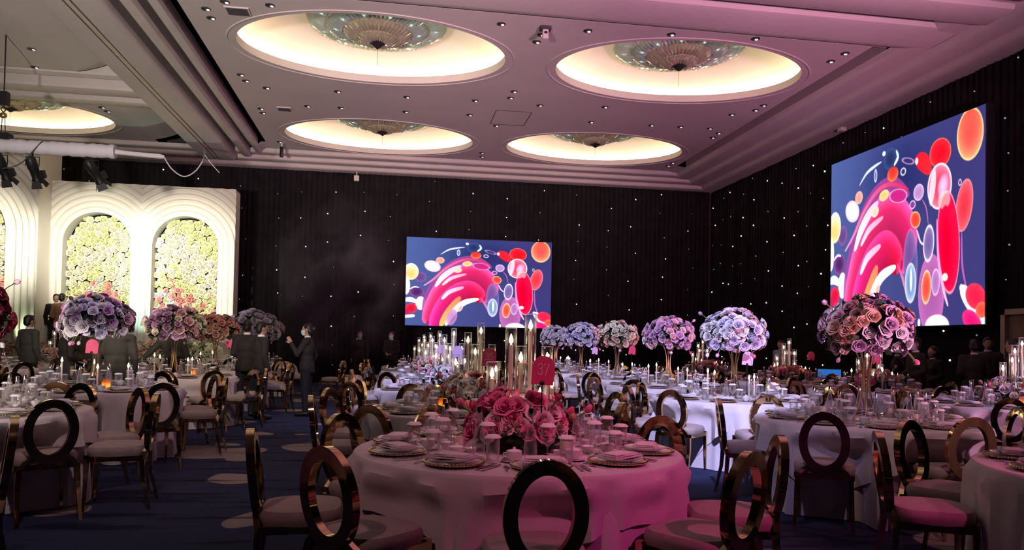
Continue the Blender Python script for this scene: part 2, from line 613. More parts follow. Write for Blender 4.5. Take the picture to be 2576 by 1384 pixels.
for i, c in enumerate(DOMES + [LDOME]):
    mb = MB()
    # lip, ledge behind it, then the shallow dome
    prof = [(1.0, 0.0), (1.0, 0.16), (1.015, 0.165), (1.10, 0.165)]
    rows = []
    for k, z in prof:
        rows.append([(c[0] + RX * k * math.cos(a), c[1] + RY * k * math.sin(a), ZC + z) for a in (2 * PI * q / 96 for q in range(96))])
    mb.grid(rows, wrap=True)
    rows = []
    for t in range(13):
        k = math.cos(t / 12 * PI / 2) * 1.10 + 0.001
        z = 0.165 + 0.85 * math.sin(t / 12 * PI / 2) ** 0.9
        rows.append([(c[0] + RX * k * math.cos(a), c[1] + RY * k * math.sin(a), ZC + z) for a in (2 * PI * q / 96 for q in range(96))])
    mb.grid(rows, wrap=True)
    d = struct(mb.build('ceiling_dome', M['cream_plaster']))
    # shallow moulding ring around the opening
    rows = []
    for k, z in ((1.075, 0.001), (1.07, -0.015), (1.06, -0.015), (1.055, 0.001)):
        rows.append([(c[0] + RX * k * math.cos(a), c[1] + RY * k * math.sin(a), ZC + z) for a in (2 * PI * q / 96 for q in range(96))])
    MB().grid(rows, wrap=True).build('moulding_ring', M['plaster'], d)
    # lamps hidden on the ledge
    rows = []
    for k, z in ((1.035, 0.18), (1.035, 0.22), (1.06, 0.22), (1.06, 0.18)):
        rows.append([(c[0] + RX * k * math.cos(a), c[1] + RY * k * math.sin(a), ZC + z) for a in (2 * PI * q / 96 for q in range(96))])
    MB().grid(rows, wrap=True).build('cove_lamp_strip', M['cove_lamp'], d, smooth=False)

# ---- trims: beams, stepped crowns
beam = [(-5.85, 7.9), (-5.85, 6.93), (-5.82, 6.87), (-5.76, 6.85), (-5.44, 6.85), (-5.44, 6.88), (-5.40, 6.88), (-5.40, 6.85), (-5.32, 6.85), (-5.32, 6.88), (-5.28, 6.88),
        (-5.28, 6.85), (-4.95, 6.85), (-4.87, 6.87), (-4.82, 6.92), (-4.80, 7.0)]
mb = MB().extrude(beam, 'y', 3.0, 24.25)
t1 = struct(mb.build('trim_1', M['plaster']))
MB().box((-5.42, 13.6, 6.875), (0.035, 21.2, 0.012)).build('gold_inlay', M['gold_line'], t1)
MB().box((-5.30, 13.6, 6.875), (0.035, 21.2, 0.012)).build('gold_inlay', M['gold_line'], t1)
MB().extrude([(-4.80, 7.0), (-4.80, 7.35), (-4.62, 7.35), (-4.62, 7.05)], 'y', 3.0, 24.1).build('recess_channel', M['plaster'], t1)
MB().extrude([(-4.62, 7.05), (-4.60, 6.98), (-4.55, 6.95), (-4.46, 6.95), (-4.40, 6.97), (-4.36, 7.05)], 'y', 3.0, 24.1).build('step_moulding', M['plaster'], t1)
MB().extrude([(-4.36, 7.05), (-4.36, 7.40), (-4.22, 7.40), (-4.22, 7.12)], 'y', 3.0, 23.9).build('recess_channel', M['plaster'], t1)
MB().extrude([(-4.22, 7.12), (-4.20, 7.07), (-4.14, 7.05), (-4.08, 7.05), (-4.03, 7.07), (-4.0, 7.14)], 'y', 3.0, 23.9).build('step_moulding', M['plaster'], t1)
MB().extrude([(-4.0, 7.14), (-4.0, 7.6), (-3.78, 7.6), (-3.78, 7.2), (-3.9, 7.2)], 'y', 3.0, 23.1).build('recess_channel', M['plaster'], t1)
MB().add([(-4.0, 23.1, 7.12), (-3.9, 23.1, 7.2), (-3.9, 23.9, 7.2), (-4.0, 23.9, 7.12)], [(0, 1, 2, 3)]).build('step_moulding', M['plaster'], t1)


def stepped(p0, p1, z0, z1, n=3):
    """ovolo steps running from (p0, z0) out to (p1, z1)"""
    out = []
    dp, dz = (p1 - p0) / n, (z1 - z0) / n
    for i in range(n):
        a, z = p0 + dp * i, z0 + dz * i
        out.append((a, z))
        for q in range(1, 7):
            t = q / 6 * PI / 2
            out.append((a + dp * 0.06 + dp * 0.30 * (1 - math.cos(t)), z + dz * 0.95 * math.sin(t)))
        out.append((a + dp * 0.98, z + dz))
    return out


# crown on the back wall and on the right wall
struct(MB().extrude(stepped(23.9, 25.05, ZC, ZS - 0.02) + [(25.4, ZS - 0.02)], 'x', XL, 11.2).build('trim_2', M['plaster']))
mb = MB().extrude(stepped(9.28, 11.05, 7.16, ZS - 0.02) + [(11.4, ZS - 0.02)], 'y', 3.0, 25.1)
t3 = struct(mb.build('trim_3', M['plaster']))
MB().extrude([(9.0, 7.2), (9.0, 7.55), (9.28, 7.55), (9.28, 7.16)], 'y', 13.1, 23.1).build('recess_channel', M['plaster'], t3)
MB().add([(9.0, 23.1, 7.2), (9.28, 23.1, 7.16), (9.28, 24.0, 7.16), (9.0, 24.0, 7.2)], [(0, 1, 2, 3)]).build('step_moulding', M['plaster'], t3)
# cross beam between this bay and the one over the camera
t4 = struct(MB().extrude([(13.1, 7.2), (13.08, 7.26), (12.82, 7.26), (12.80, 7.10), (12.74, 7.06), (12.6, 7.05), (11.95, 7.05), (11.85, 7.08), (11.82, 7.16)], 'x', -3.9, 10.2).build('trim_4', M['plaster']))
MB().extrude([(11.82, 7.16), (11.82, 7.45), (11.42, 7.45), (11.42, 7.06)], 'x', -3.9, 9.9).build('recess_channel', M['plaster'], t4)
MB().extrude([(11.42, 7.06), (11.40, 6.98), (11.34, 6.95), (10.8, 6.95), (10.74, 6.97), (10.72, 7.05)], 'x', -3.9, 9.9).build('step_moulding', M['plaster'], t4)
MB().extrude([(10.72, 7.05), (10.72, 7.4), (10.3, 7.4), (10.3, 6.95)], 'x', -3.9, 9.8).build('recess_channel', M['plaster'], t4)
MB().extrude([(10.3, 6.95), (10.28, 6.88), (10.2, 6.85), (9.5, 6.85), (9.4, 7.4)], 'x', -3.9, 9.8).build('step_moulding', M['plaster'], t4)
# left bay: cove troughs beside the beam and its own cross beam
for y0, y1 in ((3.0, 17.9), (19.7, 23.6)):
    pr = [(-7.0, 7.2)] + [(-7.0 + 0.75 * math.sin(q / 8 * PI / 2), 7.2 + 0.32 * (1 - math.cos(q / 8 * PI / 2)) ** 0.6) for q in range(1, 9)] + [(-5.85, 7.52)]
    tr = struct(MB().extrude(pr, 'y', y0, y1).build('trim_5', M['cream_plaster']))
    MB().add([(p, y1, z) for p, z in pr] + [(-5.85, y1, 7.9), (-7.0, y1, 7.9)], [tuple(range(len(pr) + 2))]).build('end_panel', M['cream_plaster'], tr, smooth=False)
t6 = struct(MB().extrude([(17.9, 7.2), (17.9, 7.16), (18.05, 7.12)], 'x', XL, -5.85).build('trim_6', M['cream_plaster']))
MB().extrude([(18.05, 7.12), (18.05, 7.5), (18.3, 7.5), (18.3, 7.02)], 'x', XL, -5.85).build('recess_channel', M['plaster'], t6)
MB().extrude([(18.3, 7.02), (18.32, 6.97), (18.4, 6.95), (18.75, 6.95), (18.8, 6.98)], 'x', XL, -5.85).build('step_moulding', M['plaster'], t6)
MB().extrude([(18.8, 6.98), (18.8, 7.4), (19.02, 7.4), (19.02, 6.97)], 'x', XL, -5.85).build('recess_channel', M['plaster'], t6)
MB().extrude([(19.02, 6.97), (19.05, 6.92), (19.12, 6.9), (19.5, 6.95), (19.62, 7.05), (19.7, 7.2)], 'x', XL, -5.85).build('step_moulding', M['cream_plaster'], t6)

# door at the far right
d1 = struct(MB().box((XR - 0.02, 11.50, 1.03), (0.06, 1.0, 2.06)).build('door_1', M['wood'], smooth=False))
MB().box((XR - 0.05, 12.05, 1.08), (0.12, 0.1, 2.16)).build('door_frame', M['frame_beige'], d1, smooth=False)
MB().box((XR - 0.05, 10.95, 1.08), (0.12, 0.1, 2.16)).build('door_frame', M['frame_beige'], d1, smooth=False)
MB().box((XR - 0.05, 11.50, 2.11), (0.12, 1.2, 0.1)).build('door_frame', M['frame_beige'], d1, smooth=False)
MB().tube([(XR - 0.04, 11.10, 1.0), (XR - 0.11, 11.10, 1.0), (XR - 0.11, 11.22, 1.0)], 0.012, 6).build('handle', M['steel'], d1)

# ------------------------------------------------------------------ chandeliers
def pleated_tier(r0, z0, r1, z1, n, amp):
    rows = []
    for t in (0.0, 0.35, 0.7, 1.0):
        r = r0 + (r1 - r0) * t
        z = z0 + (z1 - z0) * t + 0.06 * math.sin(t * PI) * -1
        rows.append([((r + (amp if (k % 2) else -amp) * 0.5 * t) * math.cos(2 * PI * k / n), (r + (amp if (k % 2) else -amp) * 0.5 * t) * math.sin(2 * PI * k / n),
                      z + (amp * 0.5 if (k % 2) else -amp * 0.5)) for k in range(n)])
    return MB().grid(rows, wrap=True).mesh('crystal_tier', M['crystal'], smooth=False)


M['crystal_gold'] = translucent('crystal_gold', (0.76, 0.70, 0.52), 0.22)
tiers = [(pleated_tier(0.95, 0.47, 1.40, 0.53, 150, 0.045), 0), (pleated_tier(0.62, 0.36, 1.04, 0.43, 120, 0.04), 0), (pleated_tier(0.34, 0.25, 0.70, 0.33, 84, 0.035), 1),
         (pleated_tier(0.10, 0.13, 0.41, 0.21, 56, 0.03), 1)]
tiers = [(t_, k_) for t_, k_ in tiers]
for t_, k_ in tiers:
    if k_:
        t_.materials[0] = M['crystal_gold']


def fringe(r, z, h, n):
    """hanging ring of small prisms round a tier"""
    rows = []
    for t in (0.0, 1.0):
        rows.append([((r + (0.012 if k % 2 else -0.004)) * math.cos(2 * PI * k / n), (r + (0.012 if k % 2 else -0.004)) * math.sin(2 * PI * k / n), z + 0.03 - t * (h if k % 2 else h * 0.6)) for k in range(n)])
    return MB().grid(rows, wrap=True).mesh('prism_fringe', M['crystal_gold'], smooth=False)


fringes = [fringe(1.40, 0.53, 0.07, 150), fringe(1.04, 0.43, 0.07, 120), fringe(0.70, 0.33, 0.06, 84), fringe(0.41, 0.21, 0.06, 56)]
risers = [MB().lathe([(r0, z0), (r0 * 1.02, z1)], 48).mesh('tier_drum', M['gold_line']) for r0, z0, z1 in ((0.95, 0.43, 0.50), (0.62, 0.33, 0.40), (0.34, 0.21, 0.29))]
fin = MB().lathe([(0.0, 0.0), (0.05, 0.03), (0.17, 0.11), (0.19, 0.13), (0.1, 0.16), (0.0, 0.17)], 16).mesh('finial', M['black_metal'])
rodm = MB().tube([(0, 0, 0.1), (0, 0, 1.02)], 0.03, 8).mesh('centre_rod', M['gold_satin'])
cordm = MB().tube([(0, 0, -0.32), (0, 0, 0.01)], 0.007, 6).mesh('pull_cord', M['gold_satin'])
bulbs = MB()
for rr, zz, nn in ((1.17, 0.49, 16), (0.83, 0.38, 10)):
    for k in range(nn):
        bulbs.ball((rr * math.cos(2 * PI * k / nn), rr * math.sin(2 * PI * k / nn), zz - 0.02), 0.016, 6, 4)
bulbm = bulbs.mesh('bulb', M['bulb'])
LBL = ['tiered crystal chandelier in the oval dome nearest the covered beam, half lit pink', 'tiered crystal chandelier in the oval dome nearest the tall right screen',
       'tiered crystal chandelier in the oval dome at the back wall beside the beam', 'tiered crystal chandelier in the oval dome above the corner of the star curtains',
       'pale crystal chandelier in the dome above the flower stage']
for i, c in enumerate(DOMES + [LDOME]):
    t = thing('chandelier', LBL[i], 'chandelier', (c[0] + 0.05, c[1] + 0.1, 7.30), 0, 'ceiling chandeliers')
    for me, _k in tiers:
        put('crystal_tier', me, t)
    for me in fringes:
        put('prism_fringe', me, t)
    for me in risers:
        put('tier_drum', me, t)
    put('finial', fin, t)
    put('centre_rod', rodm, t)
    put('pull_cord', cordm, t)
    b = put('bulb_ring', bulbm, t)
    b['kind'] = 'stuff'

# ------------------------------------------------------------------ downlights and ceiling hardware
ringm = MB().lathe([(0.075, 0.0), (0.075, -0.01), (0.062, -0.01), (0.055, 0.0), (0.05, 0.06), (0.0, 0.06)], 14).mesh('trim_ring', M['black_metal'])
rimm = MB().lathe([(0.062, -0.004), (0.080, -0.011), (0.084, 0.0)], 14).mesh('rim', M['wall'])
lampm = MB().lathe([(0.0, -0.012), (0.03, -0.014), (0.036, 0.02), (0.02, 0.04)], 10).mesh('lamp', M['lamp_on'])
DL = [(565, 4), (679, 13), (806, 23), (1035, 40), (1261, 60), (605, 188), (618, 203), (670, 221), (849, 230), (1023, 244), (857, 271), (1020, 281), (656, 273), (661, 284), (1195, 253),
      (1181, 289), (1248, 316), (1293, 230), (1284, 246), (703, 357), (748, 377), (884, 387), (812, 382), (518, 22), (531, 45), (1362, 87), (1350, 105), (1479, 77), (1689, 86), (1901, 97),
      (2004, 103), (2090, 154), (2105, 108), (2126, 134), (1358, 265), (1522, 269), (1487, 307), (1639, 315), (1921, 265), (1901, 277), (1841, 288), (1786, 323), (1808, 335), (1793, 346),
      (1712, 319), (1692, 410), (1681, 417), (1212, 385), (1212, 394), (1140, 399), (773, 267)]
for x, y in DL:
    p = at_z(x, y, ZC)
    if any(((p.x - c[0]) / (RX + 0.2)) ** 2 + ((p.y - c[1]) / (RY + 0.2)) ** 2 < 1 for c in DOMES):
        continue
    if not (-3.75 < p.x < 8.9 and 13.2 < p.y < 23.8):
        continue
    t = thing('downlight', 'small round recessed downlight set in the mauve ceiling between the domes', 'light', (p.x, p.y, ZC), 0, 'recessed downlights in the mauve ceiling')
    put('housing', ringm, t)
    put('rim', rimm, t)
    put('lamp', lampm, t, (0.03, 0.03, 0))
for x, y in ((79, 123), (87, 169), (256, 270), (270, 280)):
    p = at_z(x, y, ZC)
    t = thing('downlight', 'small round recessed downlight set in the cream ceiling before the stage', 'light', (p.x, p.y, ZC), 0, 'recessed downlights in the cream ceiling')
    put('housing', ringm, t)
    put('rim', rimm, t)
    put('lamp', lampm, t, (0.03, 0.03, 0))
# vents, access panel, small ceiling devices
for (x, y, sx, sy, lab) in ((598, 26, 0.42, 0.3, 'square grey ceiling vent beside the covered beam'), (715, 273, 0.34, 0.26, 'flat pale ceiling vent between two oval domes')):
    p = at_z(x, y, ZC)
    t = thing('ceiling_vent', lab, 'vent', (p.x, p.y, ZC - 0.01))
    MB().box((0, 0, 0), (sx, sy, 0.03)).build('frame', M['plaster'], t, smooth=False)
    for k in range(6):
        MB().box((0, -sy * 0.4 + k * sy * 0.16, -0.02), (sx * 0.85, sy * 0.07, 0.015)).build('slat', M['wall'], t, smooth=False)
p = at_z(1284, 297, ZC)
t = thing('access_panel', 'square flush access panel outlined in the mauve ceiling', 'panel', (p.x, p.y, ZC - 0.006))
for dx, dy, sx, sy in ((0, -0.6, 0.9, 0.012), (0, 0.6, 0.9, 0.012), (-0.45, 0, 0.012, 1.2), (0.45, 0, 0.012, 1.2)):
    MB().box((dx, dy, 0), (sx, sy, 0.008)).build('seam', M['wall'], t, smooth=False)
p = at_z(1372, 68, ZC)
t = thing('ceiling_camera', 'small boxy camera bracket hanging from the mauve ceiling between the two near domes', 'camera', (p.x, p.y, ZC))
MB().box((0, 0, -0.03), (0.2, 0.16, 0.06)).build('mount', M['wall'], t, smooth=False)
MB().box((0, 0, -0.14), (0.1, 0.1, 0.18)).build('body', M['plaster'], t, smooth=False)
MB().lathe([(0.0, 0), (0.03, 0), (0.03, 0.03), (0, 0.03)], 8, (0.0, -0.06, -0.14)).build('lens', M['black'], t)
p = at_z(709, 360, ZC)
t = thing('hanging_speaker', 'slim black cylinder hanging from the ceiling near the back beam', 'speaker', (p.x, p.y, ZC))
MB().tube([(0, 0, 0.0), (0, 0, -0.12)], 0.03, 8).build('stem', M['plaster'], t)
MB().lathe([(0.0, -0.42), (0.05, -0.42), (0.055, -0.4), (0.055, -0.14), (0.04, -0.11), (0.0, -0.11)], 10).build('body', M['black_metal'], t)
p = at_y(897, 449, 24.8)
t = thing('wall_speaker', 'small pale box hanging below the crown over the back star curtain', 'speaker', (p.x, p.y, p.z))
MB().box((0, 0, 0), (0.16, 0.14, 0.17)).build('body', M['plaster'], t, smooth=False)
MB().tube([(0, 0.05, 0.08), (0, 0.05, 0.26)], 0.02, 6).build('bracket', M['plaster'], t)
p = at_x(2118, 322, 10.85)
t = thing('wall_speaker', 'small grey box hanging below the crown over the tall right screen', 'speaker', (p.x, p.y, p.z))
MB().box((0, 0, 0), (0.16, 0.14, 0.17)).build('body', M['plaster'], t, smooth=False)
MB().tube([(0.05, 0, 0.08), (0.05, 0, 0.26)], 0.02, 6).build('bracket', M['plaster'], t)

# ------------------------------------------------------------------ LED screens
NX, NY = 420, 330


def paint_screen():
    u, v = np.meshgrid(np.linspace(0, 1, NX), np.linspace(0, 1, NY))     # v down
    X, Y = u * 1670.0, v * 1010.0                                       # picture space
    c = np.zeros((NY, NX, 3))
    a = np.clip(u * 1.1 + v * 0.15, 0, 1)[..., None]
    c[:] = np.array((76, 94, 152)) * (1 - a) + np.array((58, 54, 112)) * a
    c -= 26 * np.exp(-((u - 0.5) ** 2 + (v - 0.2) ** 2) / 0.05)[..., None]

    def blend(mask, col):
        nonlocal c
        m = np.clip(mask, 0, 1)[..., None]
        c = c * (1 - m) + np.asarray(col, float) * m

    def ell(x, y, rx, ry, c_in, c_edge=None, rot=0.0, alpha=1.0, rim=None, rim_w=0.12, lit=None):
        x, y = x - 285, y - 205
        dx, dy = X - x, Y - y
        ca, sa = math.cos(rot), math.sin(rot)
        px, py = dx * ca + dy * sa, -dx * sa + dy * ca
        d = np.sqrt((px / rx) ** 2 + (py / ry) ** 2)
        edge = np.clip((1 - d) * min(rx, ry) / 5.0, 0, 1)
        if c_edge is None:
            c_edge = c_in
        t = np.clip(d, 0, 1)[..., None] ** 2.2
        col = np.asarray(c_in, float) * (1 - t) + np.asarray(c_edge, float) * t
        if lit is not None:
            g = np.clip(0.5 - py / ry * 0.5, 0, 1)[..., None] ** 2
            col = col * (1 - g) + np.asarray(lit, float) * g
        if rim is not None:
            q = np.clip(1 - np.abs(d - (1 - rim_w * 0.6)) / rim_w, 0, 1)[..., None]
            col = col * (1 - q) + np.asarray(rim, float) * q
        blend(edge * alpha, col)

    def stroke(pts, w0, w1, c0, c1=None, alpha=1.0, gloss=None):
        c1 = c1 or c0
        P = [np.array((p[0] - 285.0, p[1] - 205.0)) for p in pts]
        # resample with a smooth curve
        Q = []
        n = len(P)
        for i in range(n - 1):
            p0, p1, p2, p3 = P[max(i - 1, 0)], P[i], P[i + 1], P[min(i + 2, n - 1)]
            for s in np.linspace(0, 1, 8, endpoint=False):
                Q.append(0.5 * ((2 * p1) + (-p0 + p2) * s + (2 * p0 - 5 * p1 + 4 * p2 - p3) * s * s + (-p0 + 3 * p1 - 3 * p2 + p3) * s ** 3))
        Q.append(P[-1])
        best = np.full(X.shape, 1e9)
        tt = np.zeros(X.shape)
        sg = np.zeros(X.shape)
        for i in range(len(Q) - 1):
            a_, b_ = Q[i], Q[i + 1]
            d = b_ - a_
            L = max(d @ d, 1e-9)
            s = np.clip(((X - a_[0]) * d[0] + (Y - a_[1]) * d[1]) / L, 0, 1)
            ex, ey = X - a_[0] - d[0] * s, Y - a_[1] - d[1] * s
            dist = np.sqrt(ex * ex + ey * ey)
            g = (i + s) / (len(Q) - 1)
            m = dist < best
            best = np.where(m, dist, best)
            tt = np.where(m, g, tt)
            sg = np.where(m, np.sign(d[0] * ey - d[1] * ex), sg)
        wd = w0 + (w1 - w0) * np.sin(tt * PI) ** 0.7
        e = np.clip((wd - best) / 5.0, 0, 1)
        t = tt[..., None]
        col = np.asarray(c0, float) * (1 - t) + np.asarray(c1, float) * t
        if gloss is not None:
            q = np.clip((best * sg / np.maximum(wd, 1) + 1) * 0.5, 0, 1)[..., None]
            col = col * (0.72 + 0.4 * (1 - q)) + np.asarray(gloss, float) * (np.clip(0.35 - q, 0, 1) * 0.9)
        blend(e * alpha, col)

    # left group
    ell(450, 660, 68, 62, (98, 62, 130), (150, 90, 160), alpha=0.85)
    ell(340, 600, 88, 98, (250, 190, 90), (255, 235, 190), lit=(255, 250, 240))
    ell(290, 760, 45, 110, (255, 250, 250))
    ell(410, 830, 82, 66, (70, 36, 96), (150, 80, 150))
    stroke([(330, 800), (380, 775), (430, 780)], 6, 10, (250, 235, 250))
    stroke([(270, 930), (340, 920), (420, 950)], 14, 30, (250, 230, 245), (255, 255, 255))
    ell(455, 960, 60, 82, (255, 255, 255), (255, 225, 240))
    ell(350, 1020, 70, 60, (205, 20, 60), (230, 60, 90))
    ell(280, 1060, 60, 40, (200, 30, 80))
    stroke([(262, 1118), (320, 1112), (380, 1105)], 16, 20, (255, 255, 255))
    ell(580, 530, 97, 66, (255, 244, 248), (240, 190, 215), 0.25)
    ell(666, 460, 52, 40, (245, 150, 140), (255, 190, 170))
    # the big arch
    stroke([(500, 1120), (520, 940), (600, 760), (760, 560), (930, 460), (1100, 450), (1240, 520)], 20, 60, (150, 70, 150), (170, 60, 140), 0.85)
    stroke([(490, 755), (600, 675), (740, 545), (900, 455), (1060, 440), (1240, 495)], 8, 16, (235, 150, 200), (225, 40, 90))
    stroke([(540, 1130), (620, 940), (740, 760), (900, 640), (1060, 610), (1190, 680), (1240, 770), (1200, 870)], 70, 130, (230, 50, 110), (214, 32, 100), gloss=(255, 180, 220))
    stroke([(620, 760), (690, 660), (800, 570), (900, 520)], 12, 34, (255, 240, 250), (245, 190, 225))
    stroke([(700, 740), (800, 660), (960, 610)], 10, 22, (255, 225, 240), (240, 150, 190))
    stroke([(610, 1210), (690, 1040), (820, 880), (980, 800), (1090, 840), (1110, 880)], 60, 120, (226, 40, 140), (226, 20, 60), gloss=(255, 120, 160))
    stroke([(700, 900), (780, 820), (930, 765)], 14, 26, (255, 235, 245), (250, 170, 200))
    stroke([(690, 1200), (770, 1060), (890, 890)], 24, 46, (255, 190, 110), (255, 130, 90))
    stroke([(745, 1200), (840, 1040), (950, 940), (1105, 895)], 14, 36, (255, 250, 250), (255, 255, 255))
    ell(810, 1110, 60, 100, (170, 110, 180), (220, 150, 200), 0.3, 0.8)
    ell(905, 1010, 24, 46, (245, 170, 160), (255, 220, 220), 0.6)
    ell(1135, 515, 105, 40, (196, 34, 120), (190, 50, 140), 0.12, rim=(255, 235, 250))
    ell(975, 490, 62, 32, (245, 190, 110), (255, 225, 170), -0.1)
    ell(870, 568, 48, 32, (250, 200, 170), (255, 225, 205), -0.2)
    # glass drop
    stroke([(1130, 880), (1190, 960), (1230, 1040)], 8, 14, (200, 70, 130), (235, 170, 200))
    ell(1270, 900, 78, 200, (74, 78, 140), (130, 120, 190), alpha=0.8, rim=(220, 120, 170), rim_w=0.06)
    ell(1275, 990, 62, 110, (100, 140, 190), (240, 250, 255), alpha=0.8, rim=(245, 252, 255), rim_w=0.1)
    ell(1280, 975, 16, 70, (240, 252, 255))
    # small bubbles
    stroke([(668, 392), (760, 335), (860, 310), (945, 298)], 3, 12, (215, 225, 250))
    ell(872, 365, 22, 42, (110, 120, 180), (220, 230, 255), rim=(230, 235, 255), rim_w=0.25)
    ell(1045, 300, 80, 62, (36, 44, 88), (60, 90, 140), alpha=0.85)
    ell(970, 258, 22, 16, (250, 252, 255))
    stroke([(1112, 268), (1128, 305), (1090, 340)], 8, 14, (180, 225, 250), (240, 250, 255))
    ell(1072, 388, 66, 42, (236, 60, 48), (255, 150, 90), lit=(225, 30, 40))
    ell(1188, 393, 34, 24, (60, 50, 100), rim=(245, 245, 255), rim_w=0.35)
    ell(1240, 345, 82, 20, (58, 44, 96), rim=(205, 170, 225), rim_w=0.3, rot=0.25)
    ell(1352, 527, 56, 46, (176, 130, 190), (215, 170, 215), rim=(235, 205, 240), rim_w=0.14)
    ell(1290, 583, 36, 26, (130, 60, 140), rim=(235, 205, 240), rim_w=0.3)
    stroke([(1390, 570), (1430, 620), (1450, 700)], 4, 7, (200, 110, 170))
    ell(1320, 665, 56, 46, (240, 60, 50), (250, 110, 80), 0.3, rim=(255, 205, 150), rim_w=0.16)
    stroke([(1340, 725), (1370, 780), (1400, 800)], 7, 9, (250, 215, 240))
    # right group
    ell(1480, 1060, 128, 210, (168, 88, 158), (196, 110, 180), alpha=0.95)
    ell(1455, 800, 56, 100, (110, 90, 150), (170, 140, 190), rim=(250, 245, 255), rim_w=0.16, rot=0.1)
    ell(1560, 360, 105, 76, (222, 14, 36), (244, 50, 58), 0.1, rim=(255, 130, 110), rim_w=0.08)
    stroke([(1320, 352), (1400, 380), (1470, 440)], 14, 52, (228, 24, 46), (240, 40, 50))
    ell(1330, 362, 18, 22, (255, 220, 230))
    ell(1780, 650, 74, 130, (240, 50, 66), (250, 110, 130), 0.25, rim=(255, 170, 170), rim_w=0.07)
    ell(1742, 535, 18, 20, (80, 60, 110), rim=(240, 220, 245), rim_w=0.4)
    ell(1555, 525, 118, 118, (232, 60, 90), (235, 150, 180), rim=(255, 235, 240), rim_w=0.1)
    ell(1590, 530, 52, 70, (238, 190, 225), (220, 90, 140), 0.4)
    ell(1490, 520, 30, 100, (255, 230, 240), alpha=0.8, rot=0.2)
    ell(1640, 810, 104, 262, (226, 6, 44), (236, 20, 84), -0.08, rim=(255, 190, 200), rim_w=0.06)
    ell(1600, 600, 60, 46, (255, 235, 215), alpha=0.55)
    ell(1625, 830, 72, 210, (220, 0, 44), (228, 10, 70), -0.08)
    stroke([(1535, 690), (1550, 880), (1600, 1040), (1640, 1120)], 7, 14, (220, 130, 200), (250, 200, 225))
    stroke([(1760, 780), (1768, 940), (1810, 1060)], 5, 10, (190, 90, 180))
    ell(1612, 980, 30, 22, (255, 235, 215))
    ell(1435, 1020, 50, 92, (240, 70, 60), (255, 160, 110), 0.08, rim=(255, 220, 180), rim_w=0.14)
    ell(1525, 1000, 42, 72, (165, 110, 175), (205, 150, 205), 0.05, rim=(240, 215, 245), rim_w=0.14)
    stroke([(1760, 1040), (1840, 1110), (1960, 1215)], 20, 46, (250, 235, 245), (255, 245, 250))
    ell(1880, 1085, 90, 62, (226, 30, 70), (238, 60, 90), 0.3)
    ell(1850, 1200, 90, 50, (228, 20, 110), (238, 60, 130), 0.4)
    ell(1930, 1150, 50, 40, (246, 70, 60), (250, 120, 90))
    ell(1540, 1215, 118, 56, (255, 255, 255), (255, 225, 245))
    ell(1365, 1200, 16, 26, (210, 225, 245), rim=(250, 250, 255), rim_w=0.4)
    ell(1826, 318, 116, 128, (238, 84, 76), (255, 190, 130), lit=(236, 70, 60), rim=(255, 215, 150), rim_w=0.09)
    return np.clip(c, 0, 255)


def srgb_lin(c):
    c = c / 255.0
    return np.where(c <= 0.04045, c / 12.92, ((c + 0.055) / 1.055) ** 2.4)


def screen_mesh():
    pic = srgb_lin(paint_screen())
    me = bpy.data.meshes.new('led_picture')
    u, v = np.meshgrid(np.linspace(-0.5, 0.5, NX), np.linspace(0.5, -0.5, NY))
    co = np.stack([u, np.zeros_like(u), v], -1).reshape(-1, 3)
    idx = np.arange(NX * NY).reshape(NY, NX)
    q = np.stack([idx[:-1, :-1], idx[1:, :-1], idx[1:, 1:], idx[:-1, 1:]], -1).reshape(-1, 4)
    me.vertices.add(len(co))
    me.vertices.foreach_set('co', co.ravel())
    me.loops.add(len(q) * 4)
    me.loops.foreach_set('vertex_index', q.ravel().astype(np.int32))
    me.polygons.add(len(q))
    me.polygons.foreach_set('loop_start', np.arange(0, len(q) * 4, 4, dtype=np.int32))
    me.polygons.foreach_set('loop_total', np.full(len(q), 4, dtype=np.int32))
    at = me.color_attributes.new('picture', 'FLOAT_COLOR', 'POINT')
    at.data.foreach_set('color', np.concatenate([pic.reshape(-1, 3), np.ones((NX * NY, 1))], 1).ravel())
    me.update(calc_edges=True)
    m = bpy.data.materials.new('led_picture')
    m.use_nodes = True
    nt = m.node_tree
    for n in list(nt.nodes):
        nt.nodes.remove(n)
    out = nt.nodes.new('ShaderNodeOutputMaterial')
    e = nt.nodes.new('ShaderNodeEmission')
    a = nt.nodes.new('ShaderNodeAttribute')
    a.attribute_name = 'picture'
    e.inputs[1].default_value = 1.35
    nt.links.new(a.outputs['Color'], e.inputs[0])
    nt.links.new(e.outputs[0], out.inputs[0])
    me.materials.append(m)
    return me


led = screen_mesh()
t = thing('led_screen', 'wide glowing LED screen with red glass bubbles on the back star curtain', 'screen', (2.86, 24.80, 3.34), 0)
put('led_picture', led, t, scale=(4.83, 1, 2.88))
MB().box((0, 0.1, 0), (4.86, 0.16, 2.91)).build('cabinet', M['black'], t, smooth=False)
t = thing('led_screen', 'tall glowing LED screen with red glass bubbles on the right star curtain', 'screen', (10.82, 14.87, 3.95), -PI / 2)
put('led_picture', led, t, scale=(4.97, 1, 4.10))
MB().box((0, 0.1, 0), (5.0, 0.16, 4.13)).build('cabinet', M['black'], t, smooth=False)

